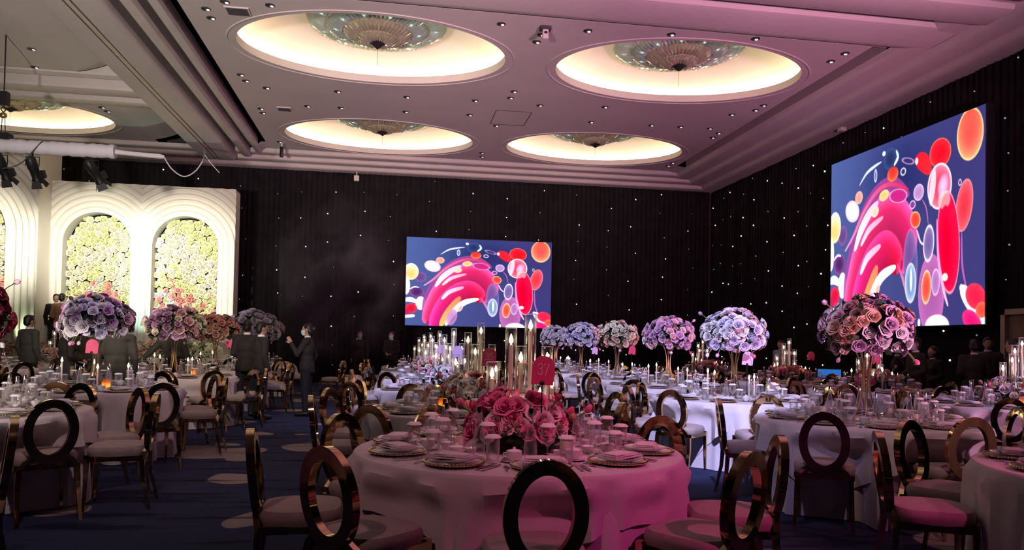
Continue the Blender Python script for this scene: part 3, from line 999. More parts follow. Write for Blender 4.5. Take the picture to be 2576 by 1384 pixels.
# ------------------------------------------------------------------ flowers: shared meshes
def petal(mb, az, r0, h, wd, flare, lean, nu=3, nv=3, curl=0.25, z0=0.0):
    rows = []
    ca, sa = math.cos(az), math.sin(az)
    for j in range(nv + 1):
        t = j / nv
        row = []
        for i in range(nu + 1):
            s = i / nu * 2 - 1
            ww = wd * math.sin(min(1.0, 0.35 + 0.65 * t) * PI * 0.62)
            rad = r0 + flare * t ** 1.6 + lean * t - 0.10 * wd * s * s + (curl * wd * t ** 4)
            x = rad
            y = s * ww
            z = z0 + h * t - curl * h * 0.55 * t ** 5 - 0.15 * h * s * s * t
            row.append((x * ca - y * sa, x * sa + y * ca, z))
        rows.append(row)
    mb.grid(rows)


def rose_mesh(seed, mats, fine=True):
    """open garden rose, unit radius about 1, centre up"""
    r_ = random.Random(seed)
    mb = MB()
    layers = [(3, 0.04, 0.80, 0.20, 0.00), (4, 0.13, 0.84, 0.30, 0.02), (5, 0.25, 0.84, 0.42, 0.07), (6, 0.38, 0.78, 0.54, 0.18), (6, 0.50, 0.64, 0.66, 0.34)] if fine else \
             [(3, 0.08, 0.80, 0.30, 0.01), (4, 0.26, 0.80, 0.46, 0.08), (5, 0.48, 0.62, 0.66, 0.30)]
    for li, (n, r0, h, wd, fl) in enumerate(layers):
        off = r_.random() * 6
        for k in range(n):
            petal(mb, off + 2 * PI * k / n + r_.uniform(-0.15, 0.15), r0 * r_.uniform(0.9, 1.1), h * r_.uniform(0.9, 1.1), wd * r_.uniform(0.9, 1.1), fl, 0.05,
                  3 if fine else 2, 4 if fine else 2, 0.06 + 0.09 * li / 2, -0.12)
    mb.ball((0, 0, -0.02), (0.5, 0.5, 0.2), 8, 4)
    mb.ball((0, 0, 0.40), (0.16, 0.16, 0.26), 6, 4)
    return mb


def tulip_mesh():
    mb = MB()
    for k in range(6):
        rows = []
        a0 = 2 * PI * k / 6
        for j in range(5):
            t = j / 4
            rad = 0.42 * math.sin(0.25 + t * 2.2) + (0.06 if k % 2 else 0)
            ww = 0.46 * math.sin(0.4 + t * 2.5)
            rows.append([((rad - 0.08 * s * s) * math.cos(a0) - s * ww * math.sin(a0), (rad - 0.08 * s * s) * math.sin(a0) + s * ww * math.cos(a0), t * 1.35) for s in (-0.9, 0, 0.9)])
        mb.grid(rows)
    return mb


COLS = ['rose_pink', 'rose_deep', 'rose_white', 'rose_blush', 'rose_cream', 'rose_peach', 'rose_lime', 'rose_coral', 'rose_dark', 'rose_mauve', 'rose_lilac']
_rf = [rose_mesh(s, None, True) for s in (1, 2)]
_rc = [rose_mesh(s, None, False) for s in (3, 4)]
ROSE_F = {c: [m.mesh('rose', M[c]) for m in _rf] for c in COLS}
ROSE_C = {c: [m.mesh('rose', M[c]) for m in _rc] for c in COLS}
_tl = tulip_mesh()
TULIP = {c: _tl.mesh('tulip_head', M[c]) for c in ('rose_pink', 'rose_deep', 'rose_coral', 'rose_mauve', 'rose_white')}


def orient(d):
    return Vector(d).to_track_quat('Z', 'Y').to_euler()


def leaf_spray(n, R, seed, size=0.07, zs=0.8):
    r_ = random.Random(seed)
    mb = MB()
    for _ in range(n):
        a, e = r_.uniform(0, 2 * PI), r_.uniform(-0.7, 1.1)
        d = Vector((math.cos(a) * math.cos(e), math.sin(a) * math.cos(e), math.sin(e) * zs))
        p = d * R * r_.uniform(0.7, 1.02)
        t = d.cross(Vector((r_.uniform(-1, 1), r_.uniform(-1, 1), r_.uniform(-1, 1)))).normalized()
        s_ = size * r_.uniform(0.6, 1.2)
        b = d.cross(t)
        mb.add([p - t * s_ * 0.3, p + d * s_ * 0.5 - b * s_ * 0.3, p + d * s_ + t * s_ * 0.2, p + d * s_ * 0.5 + b * s_ * 0.3], [(0, 1, 2, 3)])
    return mb


def tall_stand_mesh():
    mb = MB()
    for k in range(6):
        a = 2 * PI * k / 6
        pts = []
        for j in range(13):
            t = j / 12
            r = 0.030 + 0.085 * abs(2 * t - 1) ** 2.6 + (0.02 if t < 0.5 else 0.0) * abs(2 * t - 1)
            aa = a + 0.7 * t
            pts.append((r * math.cos(aa), r * math.sin(aa), t * 0.66))
        mb.tube(pts, 0.006, 6)
    return mb.mesh('stand_rods', M['gold_satin'])


STAND = tall_stand_mesh()
STBASE = MB().lathe([(0.0, 0.0), (0.15, 0.0), (0.15, 0.008), (0.02, 0.014), (0.0, 0.014)], 20).mesh('base_plate', M['gold_satin'])
STPLATE = MB().lathe([(0.0, 0.64), (0.13, 0.64), (0.13, 0.652), (0.0, 0.652)], 20).mesh('top_plate', M['gold_satin'])
LEAFBALL = leaf_spray(260, 0.30, 4, 0.09).mesh('foliage', M['leaf'])
_core = MB()
_core.ball((0, 0, 0), (0.24, 0.24, 0.19), 14, 8)
CORE = _core.mesh('flower_core', M['foam'])


def tall_centerpiece(x, y, z, palette, label, seed, fine=False, RH=0.36, RV=0.28, n=128):
    r_ = random.Random(seed)
    t = thing('tall_flower_centerpiece', label, 'flowers', (x, y, z), r_.uniform(0, 6), 'tall flower centrepieces')
    put('base_plate', STBASE, t)
    put('stand_rods', STAND, t)
    put('top_plate', STPLATE, t)
    cz = 0.62 + RV * 0.45
    put('flower_core', CORE, t, (0, 0, cz + 0.05), (0, 0, 0), (RH / 0.36, RH / 0.36, RV / 0.28))
    f = put('foliage', LEAFBALL, t, (0, 0, cz + 0.03), (0, 0, r_.uniform(0, 6)), (RH / 0.36, RH / 0.36, RV / 0.28))
    f['kind'] = 'stuff'
    src = ROSE_F if fine else ROSE_C
    for i in range(n):
        zz = 1 - 1.62 * (i + 0.5) / n
        a = i * 2.39996 + r_.uniform(-0.25, 0.25)
        rr = math.sqrt(max(0, 1 - zz * zz))
        d = Vector((rr * math.cos(a), rr * math.sin(a), zz))
        k = r_.uniform(0.72, 1.06)
        p = Vector((d.x * RH * k, d.y * RH * k, d.z * RV * k + cz + 0.04))
        # colours come in drifts round the ball
        w_ = (math.sin(a * 1.0 + seed) + 0.6 * math.sin(zz * 4 + seed * 2)) * 0.5 + r_.uniform(-0.35, 0.35)
        c = palette[min(len(palette) - 1, max(0, int((w_ + 1) / 2 * len(palette))))]
        s = r_.uniform(0.042, 0.064) * RH / 0.36 * (1.0 if fine else 1.12)
        put('rose', src[c][i % 2], t, p, orient(d + Vector((r_.uniform(-.3, .3), r_.uniform(-.3, .3), r_.uniform(-.1, .4)))), s)
    # a few drooping tulips and outreaching stems
    for i in range(4):
        a = r_.uniform(0, 2 * PI)
        up = i < 1
        d = Vector((math.cos(a), math.sin(a), 0.75 if up else -0.5))
        p0 = Vector((0, 0, cz)) + Vector((d.x * 0.2, d.y * 0.2, d.z * 0.12))
        p1 = Vector((0, 0, cz)) + Vector((d.x * RH * 0.95, d.y * RH * 0.95, d.z * RV * 1.1))
        p2 = p1 + Vector((d.x * 0.04, d.y * 0.04, 0.03 if up else -0.05))
        st = MB().tube([p0, p1, p2], 0.004, 5).build('stem', M['stem'], t)
        put('tulip_head', TULIP[('rose_mauve', 'rose_pink', 'rose_white')[i % 3]], t, p2, orient(p2 - p1), 0.04)
    return t


def low_arrangement(x, y, z, palette, label, seed, rad=0.34, n=46, fine=True, tulips=9):
    r_ = random.Random(seed)
    t = thing('low_flower_arrangement', label, 'flowers', (x, y, z), 0, 'low flower arrangements')
    put('flower_core', CORE, t, (0, 0, 0.078), (0, 0, 0), (rad / 0.28, rad / 0.28, 0.40))
    f = put('foliage', LEAFBALL, t, (0, 0, 0.11), (0, 0, r_.uniform(0, 6)), (rad / 0.32, rad / 0.32, 0.45))
    f['kind'] = 'stuff'
    src = ROSE_F if fine else ROSE_C
    for i in range(n):
        a = i * 2.39996 + r_.uniform(-0.2, 0.2)
        q = math.sqrt((i + 0.5) / n)
        rr = rad * (0.25 + 0.78 * q)
        zz = 0.18 * (1 - q ** 2.2) + 0.085 + r_.uniform(-0.01, 0.05)
        d = Vector((math.cos(a) * (0.25 + q), math.sin(a) * (0.25 + q), 1.15 - 0.8 * q))
        w_ = math.sin(a + seed) * 0.55 + r_.uniform(-0.5, 0.5)
        c = palette[min(len(palette) - 1, max(0, int((w_ + 1) / 2 * len(palette))))]
        put('rose', src[c][i % 2], t, (rr * math.cos(a), rr * math.sin(a), zz), orient(d), r_.uniform(0.044, 0.068))
    for i in range(tulips):
        a = 2 * PI * i / max(1, tulips) + r_.uniform(-0.3, 0.3)
        h = r_.uniform(0.16, 0.36)
        out = rad * r_.uniform(0.85, 1.25)
        p2 = Vector((out * math.cos(a), out * math.sin(a), h))
        p1 = Vector((out * 0.75 * math.cos(a), out * 0.75 * math.sin(a), h * 0.75))
        MB().tube([(0.4 * out * math.cos(a), 0.4 * out * math.sin(a), 0.06), p1, p2], 0.006, 6).build('stem', M['stem'], t)
        lf = MB()
        b = Vector((-math.sin(a), math.cos(a), 0)) * 0.02
        lf.add([p1 * 0.6, p1 * 0.85 + b, p2 * 1.02 + Vector((0, 0, -0.03)) + b, p1 * 0.85 - b], [(0, 1, 2, 3)])
        lf.build('tulip_leaf', M['stem'], t)
        put('tulip_head', TULIP[('rose_pink', 'rose_deep', 'rose_coral')[i % 3]], t, p2, orient(p2 - p1 + Vector((0, 0, 0.05))), r_.uniform(0.036, 0.046))
    return t

# ------------------------------------------------------------------ flower stage at the left
SZ = 0.80
st = thing('stage_platform', 'low white stage platform in front of the flower arches', 'stage', (-9.55, 21.6, 0))
MB().box((0, 0, SZ / 2), (10.6, 2.8, SZ)).build('deck', M['stage_white'], st, smooth=False)
MB().box((0, -1.43, 0.30), (10.6, 0.05, 0.6)).build('front_skirt', M['suit_olive'], st, smooth=False)


def arch_wall(name, label, x0, x1, ztop, yfront, thick, arches, grooves, zb=SZ):
    """panel with arched openings; concentric ribs follow every arch"""
    root = thing(name, label, 'backdrop', ((x0 + x1) / 2, yfront, zb))
    ox, oy, oz = (x0 + x1) / 2, yfront, zb
    # ribbed front: strips that follow every arch outline, clipped to the arch's own share of the panel
    mb = MB()
    cs = sorted(arches)
    for ai, (cx, hw, zs) in enumerate(cs):
        xa = x0 if ai == 0 else (cs[ai - 1][0] + cx) / 2
        xb = x1 if ai == len(cs) - 1 else (cs[ai + 1][0] + cx) / 2
        dmax = max(math.hypot(max(cx - xa, xb - cx), ztop - zs) - hw, max(cx - xa, xb - cx) - hw) + 0.02
        nd = int(dmax / 0.0194) + 1
        rows = []
        for j in range(nd + 1):
            d = dmax * j / nd
            r = hw + d
            pts = [(cx - r, zb)] + [(cx - r * math.cos(q / 72 * PI), zs + r * math.sin(q / 72 * PI)) for q in range(73)] + [(cx + r, zb)]
            row = []
            for p, z in pts:
                p, z = min(max(p, xa), xb), min(z, ztop)
                dd = (abs(p - cx) if z <= zs else math.hypot(p - cx, z - zs)) - hw
                dep = 0.0 if dd < 0.12 else -0.055 * (0.5 + 0.5 * math.cos((dd - 0.12) / 0.155 * 2 * PI)) ** 2
                row.append(Vector((p - ox, dep, z - oz)))
            rows.append(row)
        base = len(mb.v)
        nc = len(rows[0])
        fs = []
        for j in range(nd):
            for k in range(nc - 1):
                A_, B_, C_, D_ = rows[j][k], rows[j][k + 1], rows[j + 1][k + 1], rows[j + 1][k]
                if (C_ - A_).cross(D_ - B_).length > 2e-7 and max(abs((C_ - A_).x), abs((D_ - B_).x)) > 1e-6 and max(abs((C_ - A_).z), abs((D_ - B_).z)) > 1e-6:
                    fs.append((j * nc + k, j * nc + k + 1, (j + 1) * nc + k + 1, (j + 1) * nc + k))
        mb.add([tuple(p) for row in rows for p in row], fs)
    mb.build('ribbed_front', M['stage_white'], root)
    e = MB()
    hx = (x1 - x0) / 2
    h = ztop - zb
    e.box((-hx + 0.01, thick / 2, h / 2), (0.02, thick, h))
    e.build('side_panel', M['stage_white'], root, smooth=False)
    MB().box((hx - 0.01, thick / 2, h / 2), (0.02, thick, h)).build('side_panel', M['stage_white'], root, smooth=False)
    MB().box((0, thick / 2, h - 0.01), (2 * hx, thick, 0.02)).build('top_panel', M['stage_white'], root, smooth=False)
    for (cx, hw, zs) in arches:
        rows = []
        pts = [(cx - hw, zb)] + [(cx - hw * math.cos(q / 24 * PI), zs + hw * math.sin(q / 24 * PI)) for q in range(25)] + [(cx + hw, zb)]
        rows = [[(p - ox, -0.03, z - oz) for p, z in pts], [(p - ox, 0.42, z - oz) for p, z in pts]]
        MB().grid(rows).build('arch_reveal', M['stage_white'], root)
    return root


Y_P = 22.0
aw = arch_wall('arch_backdrop', 'low white ribbed backdrop with two arched flower niches', -9.1, -4.35, 5.53, Y_P, 0.55, [(-7.93, 0.86, 3.86), (-5.66, 0.86, 3.86)], 8)
arch_wall('arch_backdrop', 'tallest white ribbed backdrop block with one wide flower niche at the stage side', -14.4, -9.1, 6.35, Y_P - 0.75, 1.3, [(-11.0, 1.15, 4.0)], 8)


def flower_wall(label, cx, hw, zs, y, seed, bands, fine_n=290):
    r_ = random.Random(seed)
    t = thing('flower_panel', label, 'flowers', (cx, y, SZ), 0, 'flower walls in the stage arches')
    ol = [(-hw + 0.03, 0.0)] + [(-(hw - 0.03) * math.cos(q / 24 * PI), zs - SZ + (hw - 0.03) * math.sin(q / 24 * PI)) for q in range(25)] + [(hw - 0.03, 0.0)]
    no = len(ol)
    MB().add([(p, 0.06, z) for p, z in ol] + [(p, 0.12, z) for p, z in ol], [tuple(range(no)), tuple(range(2 * no - 1, no - 1, -1))] + [(q, q + no, (q + 1) % no + no, (q + 1) % no) for q in range(no)]).build('backing_board', M['leaf'], t, smooth=False)
    pts = []
    step = 0.150
    k = 0
    z = 0.11
    while z < zs + hw - SZ:
        x = -hw + 0.07 + (0.08 if k % 2 else 0)
        while x < hw - 0.06:
            px, pz = x + r_.uniform(-0.03, 0.03), z + r_.uniform(-0.03, 0.03)
            if cx + px > -11.4 and (pz + SZ < zs or math.hypot(px, pz + SZ - zs) < hw - 0.045):
                pts.append((px, pz))
            x += step
        z += step * 0.9
        k += 1
    for i, (px, pz) in enumerate(pts):
        v = pz / (zs + hw - SZ) + 0.10 * math.sin(px * 3 + seed) + r_.uniform(-0.07, 0.07)
        c = bands[min(len(bands) - 1, max(0, int(v * len(bands))))]
        if r_.random() < 0.14:
            c = r_.choice(('rose_white', 'rose_cream', 'rose_lime'))
        put('rose', ROSE_C[c][i % 2], t, (px, -0.02 - r_.uniform(0, 0.06), pz), orient((r_.uniform(-.4, .4), -1, r_.uniform(-.2, .5))), r_.uniform(0.084, 0.112))
    return t


BANDS1 = ['rose_lime', 'rose_coral', 'rose_peach', 'rose_coral', 'rose_lime', 'rose_cream', 'rose_cream', 'rose_lime', 'rose_cream', 'rose_lime']
BANDS2 = ['rose_cream', 'rose_lime', 'rose_peach', 'rose_coral', 'rose_lime', 'rose_cream', 'rose_cream', 'rose_cream', 'rose_lime', 'rose_lime']
BANDS3 = ['rose_peach', 'rose_peach', 'rose_coral', 'rose_coral', 'rose_peach', 'rose_cream', 'rose_cream', 'rose_lime', 'rose_lime', 'rose_lime']
flower_wall('flower wall filling the arched niche between the tall block and the centre rib', -7.93, 0.86, 3.86, Y_P + 0.36, 11, BANDS1)
flower_wall('flower wall filling the arched niche beside the dark curtain', -5.66, 0.86, 3.86, Y_P + 0.36, 12, BANDS2)
flower_wall('flower wall filling the widest niche of the tall stage block', -11.0, 1.15, 4.0, Y_P - 0.40, 13, BANDS3)

# flower bank along the front of the stage
for i, (cx, pal) in enumerate(((-10.4, ['rose_peach', 'rose_coral']), (-9.0, ['rose_peach', 'rose_cream']), (-7.0, ['rose_coral', 'rose_lime', 'rose_pink']), (-5.9, ['rose_lime', 'rose_cream', 'rose_coral']), (-4.95, ['rose_cream', 'rose_lime']))):
    r_ = random.Random(60 + i)
    t = thing('stage_flower_bank', ['peach and coral flower bank along the stage below the widest niche', 'peach and cream flower bank at the foot of the tall stage block', 'coral, green and pink flower bank between the two arched niches',
              'green and coral flower bank below the niche beside the curtain', 'cream and green flower bank at the stage end beside the curtain'][i], 'flowers', (cx, 20.6, SZ), 0, 'flower banks on the stage edge')
    f = put('foliage', LEAFBALL, t, (0, 0, 0.21), (0, 0, 0), (1.6, 0.6, 0.7))
    f['kind'] = 'stuff'
    for k in range(70):
        px = r_.uniform(-0.62, 0.62)
        pz = r_.uniform(0.09, 0.52 - 0.35 * abs(px))
        put('rose', ROSE_C[r_.choice(pal)][k % 2], t, (px, -0.18 + pz * 0.35 + r_.uniform(-0.04, 0.04), pz), orient((r_.uniform(-.5, .5), -1, 0.5)), r_.uniform(0.06, 0.09))
b = MB().box((0, 0, 0.22), (2.2, 0.5, 0.44)).build('stage_bench', M['stage_white'], smooth=False)
b.location = (-6.1, 19.86, 0.0)
tag(b, 'plain white low bench box standing before the stage flower bank', 'bench')

# ---- fabric-wrapped lighting truss with lamps
TY = 16.0
tr = thing('lighting_truss', 'lighting truss bar wrapped in white gathered fabric above the stage', 'truss', (-6.4, TY, 5.03))
rows = []
for i in range(90):
    x = -5.0 + i * (5.92 / 89)
    w_ = 0.13 + 0.008 * math.sin(i * 2.3) + 0.005 * math.sin(i * 5.1)
    rows.append([(x, w_ * math.cos(a) * (1.05 if abs(math.cos(a)) > 0.7 else 1.0), w_ * 1.05 * math.sin(a)) for a in (PI / 4 + PI / 8 * q for q in range(16))])
MB().grid([[*r] for r in rows], wrap=True).build('fabric_sleeve', M['truss_cloth'], tr)
MB().add([(0.92, 0.13 * math.cos(PI / 8 * q), 0.13 * math.sin(PI / 8 * q)) for q in range(16)], [tuple(range(16))]).build('end_cap', M['truss_cloth'], tr)
MB().tube([(0.92, 0, 0.0), (1.3, 0.02, -0.02), (1.75, 0, -0.04), (1.84, 0, -0.05)], [0.05, 0.045, 0.05, 0.03], 8).build('fabric_tail', M['truss_cloth'], tr)
p0 = at_y(10, 245, TY)
h = thing('chain_hoist', 'dark chain hoist and hook hanging from the ceiling over the wrapped truss', 'hoist', (p0.x, TY, 5.18))
MB().tube([(-0.03, 0, 0.02), (-0.02, 0, 0.38)], 0.008, 6).build('chain', M['black_metal'], h)
MB().tube([(0.05, 0, 0.02), (0.03, 0, 0.38)], 0.008, 6).build('chain', M['black_metal'], h)
MB().ball((0.0, 0, 0.44), (0.07, 0.06, 0.06), 10, 6).build('pulley', M['gold_line'], h)
MB().tube([(0, 0, 0.5), (0.05, 0, 0.56), (0.0, 0, 0.62), (-0.05, 0, 0.56), (0, 0, 0.5)], 0.012, 6).build('hook', M['black_metal'], h)
MB().box((0, 0, 0.76), (0.16, 0.14, 0.28)).build('motor', M['black_metal'], h, smooth=False)
MB().tube([(0, 0, 0.9), (0, 0, 2.05)], 0.012, 6).build('steel_rope', M['black_metal'], h)
MB().box((0, 0, 0.02), (0.3, 0.2, 0.12)).build('clamp', M['black_metal'], h, smooth=False)


def stage_lamp(px, py, label, aim, target):
    p = at_y(px, py, TY)
    t = thing('stage_spotlight', label, 'stage light', (p.x, TY, 4.90), 0, 'lamps on the wrapped truss')
    MB().tube([(0, 0, 0.0), (0, 0, -0.06)], 0.02, 6).build('clamp', M['black_metal'], t)
    MB().tube([(-0.12, 0, -0.24), (-0.12, 0, -0.06), (0.12, 0, -0.06), (0.12, 0, -0.24)], 0.01, 6).build('yoke', M['black_metal'], t)
    tilt = Matrix.Rotation(math.radians(aim), 4, 'Y')
    b = MB().lathe([(0.0, 0.16), (0.07, 0.16), (0.095, 0.12), (0.10, -0.06), (0.085, -0.10), (0.08, -0.26), (0.10, -0.30), (0.10, -0.32), (0.0, -0.32)], 14)
    o = b.build('body', M['black_metal'], t)
    o.location = (0, 0, -0.22)
    o.rotation_euler = (math.radians(34), math.radians(aim), 0)
    lens = Vector((p.x, TY, 4.90 - 0.22)) + Euler((math.radians(34), math.radians(aim), 0)).to_matrix() @ Vector((0, 0, -0.46))
    spot('stage_spotlight_beam', lens, target, (1.0, 0.95, 0.80), 2500, 42, 1.0, 0.07)
    o2 = MB().lathe([(0.0, -0.325), (0.085, -0.325), (0.085, -0.33), (0.0, -0.33)], 14).build('lens', M['steel'], o)
    for k in range(4):
        a = PI / 2 * k
        s_ = MB()
        ca, sa = math.cos(a), math.sin(a)
        s_.add([(0.09 * ca - 0.08 * sa, 0.09 * sa + 0.08 * ca, -0.32), (0.09 * ca + 0.08 * sa, 0.09 * sa - 0.08 * ca, -0.32), (0.15 * ca + 0.1 * sa, 0.15 * sa - 0.1 * ca, -0.44), (0.15 * ca - 0.1 * sa, 0.15 * sa + 0.1 * ca, -0.44)], [(0, 1, 2, 3)])
        s_.build('barn_door', M['black_metal'], o, smooth=False)
    MB().box((0.13, 0, -0.2), (0.09, 0.1, 0.14)).build('shutter_box', M['black_metal'], o, smooth=False)
    return t


stage_lamp(82, 400, 'black stage spotlight hanging under the middle of the wrapped truss', -6, (-7.93, 22.2, 3.5))
stage_lamp(232, 400, 'black stage spotlight tilted beneath the free end of the wrapped truss', -24, (-5.66, 22.2, 3.5))
stage_lamp(2, 400, 'black stage spotlight hanging under the chain hoist', -10, (-11.0, 21.6, 3.5))
# slack white cables from the truss
def hang(name, label, pts, r, m):
    pv = [Vector(p) for p in pts]
    out = []
    for i in range(len(pv) - 1):
        p0, p1, p2, p3 = pv[max(i - 1, 0)], pv[i], pv[i + 1], pv[min(i + 2, len(pv) - 1)]
        for q in range(6):
            s = q / 6
            out.append(0.5 * ((2 * p1) + (-p0 + p2) * s + (2 * p0 - 5 * p1 + 4 * p2 - p3) * s * s + (-p0 + 3 * p1 - 3 * p2 + p3) * s ** 3))
    out.append(pv[-1])
    tag(MB().tube(out, r, 6).build(name, m), label, 'cable')


hang('hanging_cable', 'slack white cable looping from the truss tail up to the beam', [at_y(x, y, TY + 0.05 * i) for i, (x, y) in enumerate(((412, 394), (432, 425), (462, 444), (490, 432), (510, 405), (514, 388)))] + [at_z(514, 372, 6.85)], 0.012, M['truss_cloth'])
hang('hanging_cable', 'short grey cable dangling from the beam beside the curtain', [at_y(x, y, TY + 0.3) for x, y in ((514, 388), (530, 410), (552, 435))], 0.009, M['truss_cloth'])
hang('hanging_cable', 'grey cable drooping between two lamps under the wrapped truss', [at_y(x, y, TY - 0.14) for x, y in ((108, 353), (85, 378), (60, 405), (35, 419), (5, 424))], 0.011, M['suit_grey'])

# ------------------------------------------------------------------ tables, cloths, chairs
TR, TZ = 0.95, 0.75


def cloth_mesh(seed, square, mname, material, rz0, seats):
    """drape over the round top; square=True gives the topper with pointed corners"""
    r_ = random.Random(seed)
    n = 200
    ph = [r_.uniform(0, 6) for _ in range(4)]
    rot = r_.uniform(0, PI / 2) if seed != 101 else math.radians(27)
    rows = []
    z_top = TZ + (0.006 if square else 0.0) + 0.004
    extra = 0.012 if square else 0.0
    for r in (0.0, 0.3, 0.6, 0.85):
        rows.append([(r * math.cos(2 * PI * k / n), r * math.sin(2 * PI * k / n), z_top) for k in range(n)])
    for q in range(1, 4):
        t = q / 3 * PI / 2
        rr, zz = TR - 0.03 + extra + 0.03 * math.sin(t), z_top - 0.03 * (1 - math.cos(t))
        rows.append([(rr * math.cos(2 * PI * k / n), rr * math.sin(2 * PI * k / n), zz) for k in range(n)])
    nd = 12
    for j in range(1, nd + 1):
        t = j / nd
        row = []
        for k in range(n):
            a = 2 * PI * k / n
            if square:
                b = (a - rot) % (PI / 2) - PI / 4
                dist = 1.18 / math.cos(PI / 4 - abs(b))
                drop = min(dist - TR, 0.70)
                drop = max(0.20, drop)
            else:
                drop = TZ - 0.03 - 0.004
            z = z_top - 0.03 - (drop - 0.0) * t
            depth = (z_top - z)
            f1 = math.sin(a * 15 + ph[0] + 1.3 * math.sin(a * 3 + ph[2]))
            f2 = math.sin(a * 26 + ph[1] + math.sin(a * 2))
            amp = (0.050 * f1 + 0.022 * f2) * (min(1.0, depth / 0.6) ** 1.1 if not square else min(1.0, depth / 0.30) ** 0.75)
            rr = TR + extra + amp + depth * (0.05 if not square else 0.09) - (0.015 if not square else -0.02) * min(1, depth / 0.1)
            row.append((rr * math.cos(a), rr * math.sin(a), max(0.006, z)))
        rows.append(row)
    # chair seats pushed under the table press the hanging cloth inward
    lim = 0.232 if square else 0.246
    out = []
    c0, s0 = math.cos(rz0), math.sin(rz0)
    for row in rows:
        new = []
        for (x, y, z) in row:
            x, y = x * c0 - y * s0, x * s0 + y * c0
            if z < 0.73:
                wz = min(1.0, max(0.0, (0.73 - z) / 0.17))
                wz = wz * wz * (3 - 2 * wz)
                for (sx, sy, fa) in seats:
                    fx, fy = math.cos(fa), math.sin(fa)
                    ly = (x - sx) * fx + (y - sy) * fy
                    lx = (x - sx) * fy - (y - sy) * fx
                    if -0.32 < ly < lim and abs(lx) < 0.36:
                        wx = 1.0 if abs(lx) < 0.25 else (0.36 - abs(lx)) / 0.11
                        k_ = (lim - ly) * wz * wx
                        x, y = x + fx * k_, y + fy * k_
            new.append((x, y, z))
        out.append(new)
    rows = out
    return MB().grid(rows[1:], wrap=True).add([rows[0][0]] + rows[1], [(0, k + 1, (k + 1) % n + 1) for k in range(n)]).mesh(mname, material)


TTOP = MB().lathe([(0.0, TZ - 0.03), (TR - 0.02, TZ - 0.03), (TR - 0.02, TZ), (0.0, TZ)], 48).mesh('table_top', M['wood'])
TLEG = MB().lathe([(0.0, 0.0), (0.30, 0.0), (0.30, 0.02), (0.05, 0.06), (0.04, 0.70), (0.2, TZ - 0.03), (0.0, TZ - 0.03)], 16).mesh('pedestal', M['black_metal'])


# ---- oval-backed chair: faces +Y, ring at the back
def ring_mesh():
    n = 44
    rows = []
    # rectangular section swept round an ellipse, leaning back
    def pt(a, rx, rz, y):
        x, z = rx * math.sin(a), rz * math.cos(a)
        return (x, y - (z) * 0.12, z)
    secs = []
    for (dr, dy) in ((0.0, 0.0), (0.0, 0.042), (-0.062, 0.042), (-0.062, 0.0)):
        secs.append([pt(2 * PI * k / n, 0.180 + dr, 0.236 + dr * 1.03, dy - 0.021) for k in range(n)])
    mb = MB()
    for i in range(4):
        mb.grid([secs[i], secs[(i + 1) % 4]], wrap=True)
    return mb.mesh('ring_back', M['gold'])


RING = ring_mesh()
_c = MB()
rows = []
for t, k in ((0.0, 0.96), (0.03, 1.0), (0.055, 0.99), (0.075, 0.93), (0.088, 0.7), (0.092, 0.0)):
    rows.append([(0.225 * k * (abs(math.cos(a)) ** 0.55) * math.copysign(1, math.cos(a)), 0.215 * k * (abs(math.sin(a)) ** 0.55) * math.copysign(1, math.sin(a)), t) for a in (2 * PI * q / 32 for q in range(32))])
SEAT = MB().grid(rows, wrap=True).mesh('seat_cushion', M['cushion'])
_c = MB()
for sx in (-1, 1):
    _c.box((sx * 0.2, 0, -0.02), (0.03, 0.40, 0.04))
_c.box((0, 0.195, -0.02), (0.42, 0.03, 0.04))
_c.box((0, -0.195, -0.02), (0.42, 0.03, 0.04))
FRAME = _c.mesh('seat_frame', M['gold'], smooth=False)


def strip(path, w, d):
    """flat bar following a path in 3D, w across x, d along y"""
    mb = MB()
    rows = []
    for (x, y, z), k in path:
        rows.append([(x - w * k / 2, y - d * k / 2, z), (x + w * k / 2, y - d * k / 2, z), (x + w * k / 2, y + d * k / 2, z), (x - w * k / 2, y + d * k / 2, z)])
    mb.grid(rows, wrap=True)
    mb.add(rows[0], [(3, 2, 1, 0)])
    mb.add(rows[-1], [(0, 1, 2, 3)])
    return mb


FLEG = strip([((0, 0, 0.44), 1.0), ((0, 0.005, 0.2), 0.75), ((0, 0.015, 0.0), 0.5)], 0.036, 0.036).mesh('front_leg', M['gold'], smooth=False)
RLEGS = []
for sx in (-1, 1):
    RLEGS.append(strip([((sx * 0.105, -0.232, 0.50), 0.8), ((sx * 0.15, -0.218, 0.46), 1.0), ((sx * 0.188, -0.205, 0.40), 1.05), ((sx * 0.195, -0.215, 0.25), 0.9), ((sx * 0.205, -0.27, 0.0), 0.6)], 0.036, 0.034).mesh('rear_leg', M['gold'], smooth=False))
CHN = 0


def chair(x, y, ang, label, group):
    """ring centre at (x, y); ang = direction the sitter faces"""
    rz = ang - PI / 2
    fx, fy = math.cos(ang), math.sin(ang)
    t = thing('oval_back_chair', label, 'chair', (x + fx * 0.235, y + fy * 0.235, 0), rz, group)
    put('seat_cushion', SEAT, t, (0, 0, 0.425))
    put('seat_frame', FRAME, t, (0, 0, 0.43))
    put('ring_back', RING, t, (0, -0.245, 0.672))
    put('front_leg', FLEG, t, (-0.195, 0.19, 0))
    put('front_leg', FLEG, t, (0.195, 0.19, 0))
    put('rear_leg', RLEGS[0], t)
    put('rear_leg', RLEGS[1], t)
    return t


